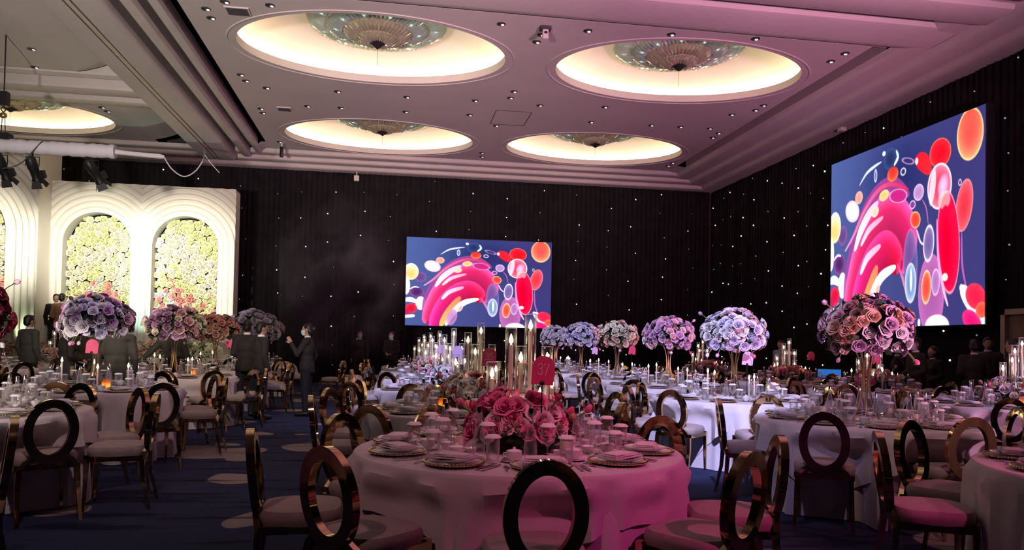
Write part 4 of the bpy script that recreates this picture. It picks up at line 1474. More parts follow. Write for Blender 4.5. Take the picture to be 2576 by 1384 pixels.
# ---- tableware, shared meshes
CHARGER = MB().lathe([(0.0, 0.0), (0.10, 0.0), (0.145, 0.012), (0.155, 0.018), (0.14, 0.017), (0.10, 0.006), (0.0, 0.005)], 32).mesh('charger', M['china'])
_b = MB()
for k in range(54):
    a = 2 * PI * k / 54
    _b.ball((0.152 * math.cos(a), 0.152 * math.sin(a), 0.018), 0.0075, 6, 4)
BEADS = _b.mesh('beaded_rim', M['china_gold'])
BEADS_LOW = MB().lathe([(0.143, 0.016), (0.15, 0.024), (0.159, 0.018), (0.15, 0.014)], 28).mesh('beaded_rim', M['china_gold'])
PLATE = MB().lathe([(0.0, 0.0), (0.075, 0.0), (0.118, 0.014), (0.122, 0.018), (0.075, 0.006), (0.0, 0.005)], 28).mesh('dinner_plate', M['china'])
_n = MB()
for i, (hx, hy, z, rz) in enumerate(((0.115, 0.068, 0.0, 0.0), (0.108, 0.06, 0.008, 0.05), (0.09, 0.05, 0.014, -0.04))):
    rows = []
    for yy in (-1, -0.6, 0.6, 1):
        rows.append([(xx * hx, yy * hy, z + 0.007 * (1 - abs(yy) ** 4) + 0.004 * math.sin(xx * 3 + i)) for xx in (-1, -0.5, 0, 0.5, 1)])
    _n.grid(rows)
    _n.add([(-hx, -hy, z), (hx, -hy, z), (hx, hy, z), (-hx, hy, z), (-hx, -hy, z + 0.005), (hx, -hy, z + 0.005), (hx, hy, z + 0.005), (-hx, hy, z + 0.005)],
           [(0, 1, 5, 4), (1, 2, 6, 5), (2, 3, 7, 6), (3, 0, 4, 7)])
NAPKIN = _n.mesh('folded_napkin', M['napkin'], smooth=False)
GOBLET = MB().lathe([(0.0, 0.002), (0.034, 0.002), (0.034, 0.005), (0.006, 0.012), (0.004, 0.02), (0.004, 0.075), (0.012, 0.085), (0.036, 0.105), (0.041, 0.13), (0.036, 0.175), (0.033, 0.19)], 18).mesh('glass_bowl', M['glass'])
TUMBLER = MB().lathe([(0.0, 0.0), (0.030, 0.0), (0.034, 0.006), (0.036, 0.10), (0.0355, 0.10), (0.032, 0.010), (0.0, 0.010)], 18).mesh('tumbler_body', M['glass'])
LID = MB().lathe([(0.0, 0.012), (0.030, 0.012), (0.044, 0.0), (0.045, -0.003), (0.031, 0.008), (0.0, 0.008)], 16).mesh('paper_lid', M['paper'])
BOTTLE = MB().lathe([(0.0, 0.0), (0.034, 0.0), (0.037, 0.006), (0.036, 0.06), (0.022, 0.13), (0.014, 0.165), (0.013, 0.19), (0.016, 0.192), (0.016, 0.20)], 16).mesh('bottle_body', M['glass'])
CAP = MB().lathe([(0.0, 0.225), (0.012, 0.224), (0.014, 0.215), (0.014, 0.195), (0.0, 0.195)], 12).mesh('bottle_cap', M['steel'])
CUP = MB().lathe([(0.0, 0.008), (0.022, 0.008), (0.040, 0.03), (0.043, 0.058), (0.040, 0.058), (0.020, 0.014), (0.0, 0.014)], 18).mesh('cup_body', M['china'])
CUPLID = MB().lathe([(0.0, 0.078), (0.007, 0.078), (0.008, 0.068), (0.035, 0.062), (0.042, 0.056), (0.0, 0.056)], 16).mesh('cup_lid', M['china'])
SAUCER = MB().lathe([(0.0, 0.0), (0.04, 0.0), (0.068, 0.009), (0.07, 0.011), (0.04, 0.005), (0.0, 0.004)], 20).mesh('saucer', M['china'])
CUPH = MB().tube([(0.040, 0, 0.05), (0.06, 0, 0.048), (0.062, 0, 0.032), (0.036, 0, 0.026)], 0.004, 6).mesh('cup_handle', M['china'])
BOWL = MB().lathe([(0.0, 0.0), (0.03, 0.0), (0.052, 0.03), (0.056, 0.045), (0.053, 0.045), (0.028, 0.006), (0.0, 0.006)], 18).mesh('sauce_bowl', M['china'])
KNIFE = MB().box((0, -0.045, 0.006), (0.014, 0.09, 0.006)).add([(-0.008, 0.0, 0.004), (0.008, 0.0, 0.004), (0.008, 0.10, 0.004), (-0.004, 0.115, 0.004), (-0.008, 0.0, 0.007), (0.008, 0.0, 0.007), (0.008, 0.10, 0.007), (-0.004, 0.115, 0.007)],
       [(0, 1, 2, 3), (7, 6, 5, 4), (0, 1, 5, 4), (1, 2, 6, 5), (2, 3, 7, 6), (3, 0, 4, 7)]).mesh('table_knife', M['steel'], smooth=False)
_k = MB().box((0, -0.04, 0.005), (0.009, 0.10, 0.004)).box((0, 0.025, 0.006), (0.024, 0.03, 0.003))
for q in (-0.0095, -0.003, 0.0035, 0.0100):
    _k.box((q, 0.065, 0.007), (0.0035, 0.055, 0.002))
FORK = _k.mesh('table_fork', M['steel'], smooth=False)
TAPER = MB().lathe([(0.0, 0.0), (0.011, 0.0), (0.010, 0.26), (0.004, 0.27), (0.0, 0.27)], 10).mesh('wax', M['wax'])
HOLDER = MB().lathe([(0.0, 0.0), (0.03, 0.0), (0.03, 0.005), (0.013, 0.010), (0.013, 0.03), (0.0, 0.03)], 12).mesh('holder', M['gold_satin'])
FLAME = MB().lathe([(0.0, 0.0), (0.008, 0.008), (0.010, 0.018), (0.006, 0.032), (0.0, 0.048)], 8).mesh('flame', M['flame'])
JAR_FLAME = MB().lathe([(0.0, 0.0), (0.008, 0.008), (0.010, 0.018), (0.006, 0.032), (0.0, 0.048)], 8).mesh('flame', M['jar_flame'])
PILLAR_W = MB().lathe([(0.0, 0.0), (0.022, 0.0), (0.022, 0.985), (0.010, 1.0), (0.0, 1.0)], 12).mesh('wax', M['wax'])
CYL = MB().lathe([(0.036, 0.0), (0.036, 1.0)], 20).mesh('glass_wall', M['cyl_glass'])
for p in list(CYL.polygons):
    pass
_cy = MB()
_cy.grid([[(0.036 * math.cos(2 * PI * k / 20), 0.036 * math.sin(2 * PI * k / 20), z) for k in range(20)] for z in (0.0, 0.5, 1.0)], wrap=True)
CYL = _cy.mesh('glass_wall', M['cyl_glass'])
CYLRIM = MB().grid([[((0.0355 + 0.0012 * math.cos(q)) * math.cos(2 * PI * k / 20), (0.0355 + 0.0012 * math.cos(q)) * math.sin(2 * PI * k / 20), 0.0015 * math.sin(q)) for k in range(20)] for q in (0, PI / 2, PI, 3 * PI / 2, 2 * PI)], wrap=True).mesh('glass_rim', M['paper'])
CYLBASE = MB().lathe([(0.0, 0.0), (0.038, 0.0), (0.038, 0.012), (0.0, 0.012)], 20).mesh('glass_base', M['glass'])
AMBER = MB().lathe([(0.0, 0.0), (0.034, 0.0), (0.042, 0.03), (0.042, 0.07), (0.034, 0.105), (0.033, 0.105), (0.0, 0.02)], 16).mesh('amber_glass', M['amber_glass'])
VOTIVE = MB().lathe([(0.0, 0.0), (0.034, 0.0), (0.034, 0.085), (0.031, 0.085), (0.030, 0.03), (0.0, 0.03)], 14).mesh('votive_wax', M['wax'])

# ---- arched table number plates
GLYPH = {
    '3': [[(0.06, 0.80), (0.16, 0.96), (0.36, 1.0), (0.54, 0.92), (0.58, 0.76), (0.48, 0.60), (0.26, 0.54)], [(0.26, 0.54), (0.50, 0.48), (0.62, 0.30), (0.56, 0.10), (0.34, 0.0), (0.14, 0.04), (0.04, 0.20)]],
    '5': [[(0.58, 1.0), (0.14, 1.0), (0.10, 0.56), (0.30, 0.64), (0.52, 0.56), (0.62, 0.34), (0.54, 0.10), (0.32, 0.0), (0.12, 0.04), (0.04, 0.16)]],
    '7': [[(0.04, 0.88), (0.06, 1.0), (0.64, 1.0), (0.40, 0.55), (0.28, 0.0)]],
    '9': [[(0.60, 0.66), (0.52, 0.46), (0.32, 0.40), (0.12, 0.50), (0.06, 0.70), (0.14, 0.92), (0.34, 1.0), (0.54, 0.92), (0.60, 0.66), (0.56, 0.30), (0.42, 0.06), (0.16, 0.0)]],
    '4': [[(0.66, 0.28), (0.02, 0.28), (0.48, 1.0), (0.48, 0.0)]],
    '1': [[(0.14, 0.84), (0.34, 1.0), (0.34, 0.0)]],
}


def numeral_mesh(txt, w_, h_):
    mb = MB()
    adv = 0.78 * h_ * 0.72
    x0 = -adv * len(txt) / 2
    for ch in txt:
        for line in GLYPH[ch]:
            pts = [(x0 + px * h_ * 0.72 + 0.02 * h_, (py - 0.5) * h_) for px, py in line]
            for i in range(len(pts) - 1):
                (ax, az), (bx, bz) = pts[i], pts[i + 1]
                L = math.hypot(bx - ax, bz - az)
                nx, nz = -(bz - az) / L * h_ * 0.028, (bx - ax) / L * h_ * 0.028
                ex, ez = (bx - ax) / L * h_ * 0.015, (bz - az) / L * h_ * 0.015
                q = [(ax - ex + nx, 0, az - ez + nz), (bx + ex + nx, 0, bz + ez + nz), (bx + ex - nx, 0, bz + ez - nz), (ax - ex - nx, 0, az - ez - nz)]
                mb.add(q + [(p[0], -0.0016, p[2]) for p in q], [(4, 5, 6, 7), (0, 1, 5, 4), (1, 2, 6, 5), (2, 3, 7, 6), (3, 0, 4, 7)])
        x0 += adv
    return mb


_sp = [(-0.062, 0.0), (0.062, 0.0), (0.062, 0.10)] + [(0.062 * math.cos(PI * q / 14), 0.10 + 0.062 * math.sin(PI * q / 14)) for q in range(1, 14)] + [(-0.062, 0.10)]
_m = MB()
_ns = len(_sp)
_m.add([(x, -0.003, z) for x, z in _sp] + [(x, 0.003, z) for x, z in _sp], [tuple(range(_ns)), tuple(range(2 * _ns - 1, _ns - 1, -1))] + [(i, i + _ns, (i + 1) % _ns + _ns, (i + 1) % _ns) for i in range(_ns)])
SIGN_P = _m.mesh('number_plate', M['sign_pink'], smooth=False)
SIGN_L = _m.mesh('number_plate', M['sign_lilac'], smooth=False)
SBALL = MB().ball((0, 0, 0), 0.014, 10, 6).mesh('clip_ball', M['black_metal'])


def table_number(x, y, z, txt, lilac, label, h=0.30, rz=-0.1):
    t = thing('table_number', label, 'sign', (x, y, z), rz)
    MB().tube([(0, 0.006, 0.0), (0, 0.006, h)], 0.004, 6).build('stem', M['black_metal'], t)
    MB().lathe([(0, 0), (0.04, 0), (0.04, 0.006), (0, 0.006)], 14).build('foot', M['black_metal'], t)
    put('clip_ball', SBALL, t, (0, -0.004, h))
    p = put('number_plate', SIGN_L if lilac else SIGN_P, t, (0, 0, h - 0.01), (0, 0.08, 0))
    if txt:
        numeral_mesh(txt, 0.1, 0.062).build('numeral', M['numeral'], p, smooth=False).location = (0, -0.004, 0.085)
    return t


def setting(tx, ty, a, near, tname, idx, r_):
    """one place setting at angle a round the table centre"""
    ca, sa = math.cos(a), math.sin(a)
    rz = a + PI / 2            # local -Y points to the sitter, +Y to the table centre

    def P(lx, ly, z=0.0):
        # lx to the sitter's right, ly toward the table centre
        r = 0.74 - ly
        return (tx + r * ca - lx * sa, ty + r * sa + lx * ca, ZT + z)

    jit = lambda s=0.012: r_.uniform(-s, s)
    g = 'place settings on ' + tname
    t = thing('charger_plate', 'white charger plate with gold beaded rim on ' + tname, 'plate', P(jit(), jit()), rz, 'charger plates on ' + tname)
    put('charger', CHARGER, t)
    put('beaded_rim', BEADS if near else BEADS_LOW, t)
    tag(put('dinner_plate', PLATE, None, P(0, 0, 0.019)), 'white dinner plate set on a charger on ' + tname, 'plate', 'dinner plates on ' + tname)
    tag(put('folded_napkin', NAPKIN, None, P(0, 0, 0.0385), (0, 0, rz + jit(0.2))), 'pale folded napkin on a dinner plate on ' + tname, 'napkin', 'folded napkins on ' + tname)
    t = thing('wine_glass', 'clear stemmed glass under a white paper lid on ' + tname, 'glass', P(0.070 + jit(0.004), 0.225 + jit(0.004)), 0, 'lidded wine glasses on ' + tname)
    put('glass_bowl', GOBLET, t)
    put('paper_lid', LID, t, (0, 0, 0.186))
    t = thing('water_tumbler', 'clear straight tumbler under a white paper lid on ' + tname, 'glass', P(0.150 + jit(0.004), 0.145 + jit(0.004)), 0, 'lidded tumblers on ' + tname)
    put('tumbler_body', TUMBLER, t, scale=(1, 1, 1.35))
    put('paper_lid', LID, t, (0, 0, 0.134))
    t = thing('water_bottle', 'clear conical water bottle with steel cap on ' + tname, 'bottle', P(-0.015 + jit(0.003), 0.285 + jit(0.003)), 0, 'water bottles on ' + tname)
    put('bottle_body', BOTTLE, t, scale=(1, 1, 1.22))
    put('bottle_cap', CAP, t, scale=(1, 1, 1.22))
    if near or idx % 2 == 0:
        t = thing('lidded_cup', 'white lidded cup standing on its saucer on ' + tname, 'cup', P(-0.115 + jit(0.004), 0.215 + jit(0.004)), r_.uniform(0, 6), 'lidded cups on ' + tname)
        put('saucer', SAUCER, t)
        put('cup_body', CUP, t)
        put('cup_lid', CUPLID, t)
        put('cup_handle', CUPH, t)
    if near:
        tag(put('sauce_bowl', BOWL, None, P(-0.095, 0.327), (0, 0, 0), (0.75, 0.75, 0.9)), 'small white sauce bowl on ' + tname, 'bowl', 'sauce bowls on ' + tname)
        tag(put('table_knife', KNIFE, None, P(0.182, 0.0), (0, 0, rz + jit(0.03))), 'dark steel table knife beside a plate on ' + tname, 'knife', 'knives on ' + tname)
        tag(put('table_knife', KNIFE, None, P(0.212, 0.0), (0, 0, rz + jit(0.03))), 'dark steel table knife beside a plate on ' + tname, 'knife', 'knives on ' + tname)
        tag(put('table_fork', FORK, None, P(-0.185, 0.0), (0, 0, rz + jit(0.15))), 'steel table fork beside a plate on ' + tname, 'fork', 'forks on ' + tname)


ZT = TZ + 0.012


def cylinders(x, y, spec, tname, tan):
    for (dx, dy, h) in spec:
        rank = {0.80: 'tallest', 0.71: 'second tallest', 0.60: 'third tallest', 0.50: 'mid-height', 0.44: 'lower', 0.40: 'second shortest', 0.30: 'shortest'}[h]
        t = thing('glass_cylinder', rank + ' clear glass candle cylinder on ' + tname, 'candle holder', (x + dx, y + dy, ZT), 0, 'glass candle cylinders on ' + tname)
        put('glass_wall', CYL, t, scale=(1, 1, h))
        put('glass_rim', CYLRIM, t, (0, 0, h))
        put('glass_base', CYLBASE, t)
        hc = h - 0.11 if h > 0.4 else h * 0.7
        t = thing('cylinder_candle', 'lit candle inside the ' + rank + ' glass cylinder on ' + tname, 'candle', (x + dx, y + dy, ZT + 0.012), 0, 'candles in cylinders on ' + tname)
        put('wax', PILLAR_W, t, scale=(0.62, 0.62, hc))
        put('flame', FLAME, t, (0, 0, hc), scale=1.35)


def taper(x, y, tname, h=1.0):
    t = thing('taper_candle', 'slim white taper candle with a small flame on ' + tname, 'candle', (x, y, ZT), 0, 'taper candles on ' + tname)
    put('holder', HOLDER, t)
    put('wax', TAPER, t, (0, 0, 0.01), scale=(1, 1, h))
    put('flame', FLAME, t, (0, 0, 0.01 + 0.268 * h), scale=1.25)


def amber_lamp(x, y, label, yellow=False):
    t = thing('amber_candle_jar', label, 'candle', (x, y, ZT))
    put('amber_glass', AMBER, t, scale=(1, 1, 1.2))
    put('flame', JAR_FLAME, t, (0, 0, 0.04), scale=1.3)


CYSPEC = [(-0.065, 0.0, 0.71), (0.06, 0.03, 0.80), (0.165, 0.02, 0.60), (0.02, 0.13, 0.60), (-0.17, 0.06, 0.50), (0.10, -0.10, 0.40), (-0.02, -0.09, 0.30), (0.22, 0.12, 0.44)]
PINK = ['rose_pink', 'rose_pink', 'rose_blush', 'rose_pink']
MIXED = ['rose_white', 'rose_blush', 'rose_cream', 'rose_coral', 'rose_white']

# name, x, y, style, chair angles (deg, from the table centre) or None for an even ring, offset, topper
TABLES = []


QUEUE = []
PLACED = []


def foot(x, y, fa, hx=0.228, hy=0.275, back=0.035):
    """plan rectangle of a chair whose seat centre is (x, y)"""
    fx, fy = math.cos(fa), math.sin(fa)
    return (x - fx * back, y - fy * back, fx, fy, hx, hy)


def hit(a, b):
    dx, dy = b[0] - a[0], b[1] - a[1]
    for (ux, uy) in ((a[2], a[3]), (-a[3], a[2]), (b[2], b[3]), (-b[3], b[2])):
        ra = a[5] * abs(ux * a[2] + uy * a[3]) + a[4] * abs(-ux * a[3] + uy * a[2])
        rb = b[5] * abs(ux * b[2] + uy * b[3]) + b[4] * abs(-ux * b[3] + uy * b[2])
        if abs(dx * ux + dy * uy) > ra + rb + 0.01:
            return False
    return True


def table(tname, x, y, kind, chairs, near=False, settings=10, soff=0.0, top=0, chair_r=1.36):
    QUEUE.append((tname, x, y, chairs, top, chair_r))
    r_ = random.Random(int(x * 100 + y * 37))
    for k in range(settings):
        setting(x, y, math.radians(soff) + 2 * PI * k / settings, near, tname, k, r_)


def seat_tables(people):
    """chairs seen in the photograph first, then the rings of chairs fitted in between, then the cloths around them"""
    for (x, y) in people:
        PLACED.append((x, y, 1.0, 0.0, 0.29, 0.29))
    PLACED.append((-9.5, 21.6, 1.0, 0.0, 1.45, 5.35))          # stage
    seats = {q[0]: [] for q in QUEUE}

    def add(tn, cx_, cy_, fa, label):
        chair(cx_, cy_, fa, label, 'chairs at ' + tn)
        sx, sy = cx_ + math.cos(fa) * 0.235, cy_ + math.sin(fa) * 0.235
        PLACED.append(foot(sx, sy, fa))
        seats[tn].append((sx, sy, fa))

    for tn, x, y, chairs, top, cr in QUEUE:
        for c in chairs:
            if len(c) > 1:
                add(tn, c[0], c[1], math.radians(c[2]), c[3] if len(c) > 3 else 'mirror-gold ring-back chair with pale seat at ' + tn)
    for tn, x, y, chairs, top, cr in QUEUE:
        for c in chairs:
            if len(c) > 1:
                continue
            best = None
            for dr in (0.0, 0.07, 0.14, -0.05, -0.10, -0.14):
                for da in (0, 4, -4, 8, -8, 12, -12, 16, -16, 20, -20, 25, -25):
                    a = math.radians(c[0] + da)
                    rr = cr + dr
                    cx_, cy_, fa = x + rr * math.cos(a), y + rr * math.sin(a), a + PI
                    f_ = foot(cx_ + math.cos(fa) * 0.235, cy_ + math.sin(fa) * 0.235, fa)
                    n_ = sum(hit(f_, q) for q in PLACED) + sum(math.hypot(f_[0] - q[1], f_[1] - q[2]) < 1.22 for q in QUEUE if q[0] != tn)
                    if best is None or n_ < best[0]:
                        best = (n_, cx_, cy_, fa)
                    if n_ == 0:
                        break
                if best[0] == 0:
                    break
            add(tn, best[1], best[2], best[3], 'mirror-gold ring-back chair with pale seat at ' + tn)
    for tn, x, y, chairs, top, cr in QUEUE:
        t = thing('banquet_table', 'round banquet table under the cloths, ' + tn, 'table', (x, y, 0), 0, 'round banquet tables')
        put('table_top', TTOP, t)
        put('pedestal', TLEG, t)
        loc = [(sx - x, sy - y, fa) for sx, sy, fa in seats[tn]]
        tag(put('table_skirt', cloth_mesh((201, 202)[top % 2], False, 'table_skirt', M['skirt'], top * 0.7, loc), None, (x, y, 0)), 'floor-length pleated under-cloth of ' + tn, 'tablecloth', 'under-cloths')
        tag(put('table_cloth', cloth_mesh((101, 102, 103, 104)[top % 4], True, 'table_cloth', M['cloth'], 0.0 if top == 0 else top * 0.53, loc), None, (x, y, 0)),
            'pale square top cloth with hanging corners on ' + tn, 'tablecloth', 'top cloths')


def even(n, off, skip=()):
    return [((off + 360.0 * k / n) % 360,) for k in range(n) if k not in skip]

# ------------------------------------------------------------------ lay the tables out
X1, X2, X3, X4, X5 = -3.38, 0.76, 4.15, 7.3, -7.2
N37, N35, N33 = 'the pink rose table', 'the red tulip table', 'the white candle table'
def dict_args(*a, **k):
    return a, k


# people: (picture column, distance), then facing, height, pose, build, jacket, label
PEOPLE = [
    ((72, 15.9), dict_args(60, 1.74, 'stand', False, 'suit_grey', 'person in a grey suit seen from behind before the tall stage block')),
    ((152, 20.7), dict_args(95, 1.62, 'front', False, 'suit_peach', 'person in a peach jacket on the stage seen from behind', z=SZ)),
    ((138, 21.1), dict_args(300, 1.62, 'stand', False, 'suit_dark', 'person in a dark jacket on the stage facing the peach jacket', z=SZ)),
    ((168, 13.45), dict_args(40, 1.60, 'front', True, 'suit_dark', 'person in a long dark jacket beside the lilac bouquet')),
    ((222, 14.15), dict_args(280, 1.60, 'front', False, 'suit_olive', 'person in an olive suit half hidden behind the lilac bouquet')),
    ((294, 11.2), dict_args(100, 1.66, 'stand', False, 'suit_olive', 'person in a broad dark olive suit standing behind the lilac bouquet')),
    ((440, 14.1), dict_args(105, 1.62, 'point', False, 'suit_olive', 'person leaning and reaching an arm out behind the cream bouquet')),
    ((621, 13.9), dict_args(85, 1.70, 'front', False, 'suit_dark', 'person in a dark jacket seen from behind between the gold chairs')),
    ((657, 13.45), dict_args(30, 1.66, 'stand', False, 'suit_dark', 'person in a dark suit turned toward the masked person with the raised hand')),
    ((774, 14.05), dict_args(172, 1.66, 'raise', True, 'suit_dark', 'person in a dark uniform and white mask with one hand raised by the smoke', True)),
    ((905, 22.6), dict_args(270, 1.66, 'stand', False, 'suit_dark', 'dim person standing in the smoke at the back curtain', True)),
    ((985, 23.4), dict_args(250, 1.66, 'front', False, 'suit_dark', 'dim person between the smoke and the wide screen', True)),
    ((1965, 17.3), dict_args(200, 1.58, 'stand', False, 'shirt_blue', 'person in a pale blue shirt by the right curtain')),
    ((2305, 11.4), dict_args(175, 1.60, 'front', False, 'suit_dark', 'person in a dark jacket and white mask in profile below the tall screen', True)),
    ((2348, 11.9), dict_args(190, 1.46, 'front', True, 'suit_dark', 'short person in a dark jacket behind the masked one')),
    ((2258, 13.2), dict_args(320, 1.50, 'stand', False, 'suit_dark', 'person mostly hidden by the white and peach bouquet')),
    ((2452, 10.9), dict_args(60, 1.58, 'front', False, 'suit_olive', 'person in a grey jacket seen from behind below the tall screen')),
    ((2485, 11.9), dict_args(240, 1.64, 'stand', False, 'suit_grey', 'person facing the grey jacket from behind it')),
    ((2550, 9.3), dict_args(120, 1.58, 'stand', False, 'suit_dark', 'person in a dark jacket behind the candle cylinders near the door')),
]

table(N37, X2, 4.42, 'low', [(0.645, 3.07, 90, 'dark ring-back chair set square in front of sign 37'), (-0.25, 3.49, 44, 'dark ring-back chair angled beside the one seen edge-on at the pink rose table'), (-0.68, 4.17, 4, 'ring-back chair seen edge-on between the pink rose table and the open carpet'), (-0.28, 5.0, -42, 'black-looking ring-back chair facing the pink rose table from its far aisle side'), (1.80, 4.88, 222, 'ring-back chair glowing yellow behind the last plate of the pink rose table'), (1.62, 3.29, 126, 'ring-back chair with yellow glints in front of another at the pink rose table'), (2.07, 3.85, 166, 'ring-back chair with red glints seen nearly edge-on at the pink rose table'), (1.25, 5.55, 250, 'ring-back chair half hidden behind tulips of the pink rose table'), (0.35, 5.66, 285, 'ring-back chair hidden behind the roses and candle cylinders of sign 37')],
      near=True, settings=10, soff=-90, top=0)
table(N35, X2, 6.95, 'low', [(-0.12, 5.72, 58), (-0.62, 6.62, 2), (-0.55, 7.66, -30), (2.26, 7.42, 200), (1.9, 6.1, 142), (0.5, 8.25, 280), (1.5, 8.05, 240)], near=True, settings=10, soff=-108, top=1)
table(N33, X2, 9.8, 'low', [(-0.42, 8.86, 50), (-0.5, 9.75, 0), (-0.42, 10.5, -35), (0.25, 8.55, 70), (1.6, 8.8, 130), (2.05, 9.6, 175), (1.7, 10.7, 225), (0.8, 11.1, 270)], settings=10, soff=-96, top=2)
TN = {'a4': 'the cream mound candle table', 'a5': 'the coral-dotted candle table', 'a6': 'the flowerless candle table',
      'v1': 'the flowerless table with violet-edged seats', 'v2': 'the white and peach bouquet table', 'v3': 'the violet-lit bouquet table', 'v4': 'the mauve bouquet table',
      'v5': 'the peach bouquet table', 'v6': 'the pale violet bouquet table', 'v7': 'the bouquet table nearest the wide screen',
      'r1': 'the candle table near the door', 'r2': 'the blush mound table', 'r3': 'the coral mound table', 'r4': 'the pink mound table by the curtain',
      'l1': 'the dark red bouquet table', 'l2': 'the lilac bouquet table', 'l3': 'the cream bouquet table', 'l4': 'the coral bouquet table',
      'l5': 'the bouquet table beside the smoke', 'm1': 'the pink mound table by the niche', 'm2': 'the peach mound table by the stage', 'l0': 'the bare table by the aisle', 'k0': 'the flowerless side table'}
table(TN['a4'], X2, 12.75, 'low', even(8, 10), settings=8, soff=10, top=3)
table(TN['a5'], X2, 15.8, 'low', even(8, 30), settings=8, soff=5, top=1)
table(TN['a6'], X2, 18.9, 'low', even(8, 20), settings=6, soff=15, top=2)
table(TN['v1'], 4.15, 3.40, 'none', [(3.53, 4.66, -66, 'ring-back chair between the pink-lit seat and the white and peach bouquet table'), (2.86, 4.02, -26, 'ring-back chair with a pink-lit seat and red glints on its edge-on back'), (3.0, 2.75, 35)], near=True, settings=10, soff=100, top=3)
table(TN['v2'], 4.20, 6.15, 'tall', [(3.26, 5.29, 58, 'ring-back chair standing before the hanging cloth corner of the white and peach bouquet table'), (4.20, 4.94, 82, 'ring-back chair overlapping another at the white and peach bouquet table'), (5.42, 5.85, 166), (3.05, 6.62, -18), (4.93, 5.16, 118), (5.3, 6.9, 215), (4.6, 7.35, 255)], near=True, settings=10, soff=-78, top=1)
table(TN['v3'], 4.12, 8.70, 'tall', [(3.05, 7.88, 42), (3.80, 7.20, 82), (3.22, 9.34, -38), (2.82, 8.64, 2), (4.95, 7.75, 128), (5.4, 8.7, 180), (5.0, 9.6, 225), (4.2, 9.90, 267)], settings=10, soff=-85, top=2)
table(TN['v4'], 4.27, 11.25, 'tall', [(a,) for a in (-45, -10, 25, 60, 95, 130, 165, 200, 226)], settings=9, soff=0, top=0)
table(TN['v5'], 4.22, 13.85, 'tall', [(a,) for a in (-46, -12, 24, 60, 96, 132, 168, 204, 228)], settings=9, soff=20, top=1)
table(TN['v6'], X3, 16.35, 'tall', [(a,) for a in (-48, -12, 26, 64, 102, 140, 178, 216)], settings=7, soff=20, top=2)
table(TN['v7'], X3, 18.9, 'tall', even(8, 25), settings=6, soff=20, top=3)
table(TN['r1'], X4, 7.9, 'low', [(6.45, 7.02, 46), (7.2, 6.6, 90), (6.0, 8.0, 0), (6.5, 8.9, -45), (7.45, 9.22, 268)], settings=10, soff=12, top=1)
table(TN['r2'], X4, 10.5, 'low', [(a,) for a in (-42, -8, 26, 60, 94, 128, 162, 196, 228)], settings=9, soff=12, top=2)
table(TN['r3'], X4, 13.0, 'low', [(a,) for a in (-42, -8, 26, 60, 94, 128, 162, 196, 228)], settings=8, soff=12, top=0)
table(TN['r4'], X4, 16.6, 'low', even(8, 30), settings=7, soff=12, top=3)
table(TN['l0'], -3.4, 3.85, 'none', [(-2.15, 4.72, 206)], settings=0, top=2)
table(TN['l1'], -3.42, 6.70, 'tall', [(-2.44, 6.0, 126, 'black-looking ring-back chair with its back to the aisle at the dark red bouquet table'), (-1.93, 6.62, 188, 'ring-back chair seen edge-on with its whole seat and legs showing on the carpet'), (-2.28, 7.38, 222, 'ring-back chair turned toward the dark red bouquet table beside the edge-on one'), (72,), (108,), (145,)], near=True, settings=10, soff=-40, top=1)
table(TN['l2'], X1, 9.45, 'tall', [(-2.32, 8.25, 122, 'dark ring-back chair backing on to the aisle at the lilac bouquet table'), (-2.22, 10.12, 214), (-1.98, 9.5, 184), (-86,), (-114,), (-150,), (75,), (110,), (150,)], settings=10, soff=-52, top=2)
table(TN['l3'], X1, 12.65, 'tall', [(-2.06, 12.0, 150), (-2.53, 11.50, 124), (-83,), (226,), (193,), (160,), (127,), (79,), (8,)], settings=10, soff=-60, top=0)
table(TN['l4'], X1, 15.5, 'tall', [(-1.87, 14.75, 168)] + [(a,) for a in (4, 37, 70, 103, 136, 169, 202, 235)], settings=8, soff=0, top=3)
table(TN['l5'], X1 + 0.1, 19.2, 'tall', even(8, 33), settings=7, soff=0, top=1)
table(TN['m1'], X5, 14.6, 'low', even(9, 5), settings=8, soff=10, top=2)
table(TN['m2'], X5, 17.8, 'low', even(8, 25), settings=7, soff=10, top=3)
table(TN['k0'], -6.75, 11.6, 'none', [(-5.42, 11.7, 188), (-5.9, 12.6, 230), (-5.8, 10.7, 140)], settings=6, soff=0, top=0)
seat_tables([(at_y(q[0][0], 860, q[0][1]).x, q[0][1]) for q in PEOPLE] + [(-0.95, 17.9), (-0.55, 19.3)])
# chairs standing on their own near the smoke
for (x, y, a) in ((-1.1, 17.9, 160), (-0.7, 19.3, 200)):
    chair(x, y, math.radians(a), 'mirror-gold ring-back chair standing apart beside the smoke', 'spare chairs beside the smoke')

# ---- table dressing
low_arrangement(X2 + 0.005, 4.40, ZT, PINK, 'low mound of pink roses and tulips on the table of sign 37', 21, 0.31, 62, True, 12)
cylinders(X2 + 0.03, 4.55, CYSPEC, N37, True)
low_arrangement(X2, 6.95, ZT, MIXED, 'low white and blush mound with red tulips on the table of sign 35', 22, 0.31, 54, True, 10)
cylinders(X2 + 0.02, 7.05, CYSPEC, N35, True)
low_arrangement(X2, 9.8, ZT, ['rose_white', 'rose_lilac', 'rose_white', 'rose_blush'], 'low white mound of flowers on the table of sign 33', 23, 0.32, 44, False, 6)
cylinders(X2, 9.9, CYSPEC, N33, False)
low_arrangement(X2, 12.75, ZT, MIXED, 'low cream and coral mound on the table behind sign 33', 24, 0.32, 40, False, 5)
cylinders(X2, 12.8, CYSPEC, TN['a4'], True)
low_arrangement(X2, 15.8, ZT, ['rose_white', 'rose_coral'], 'low white mound two rows behind sign 33', 25, 0.32, 36, False, 0)
cylinders(X2, 15.8, CYSPEC[:6], TN['a5'], False)
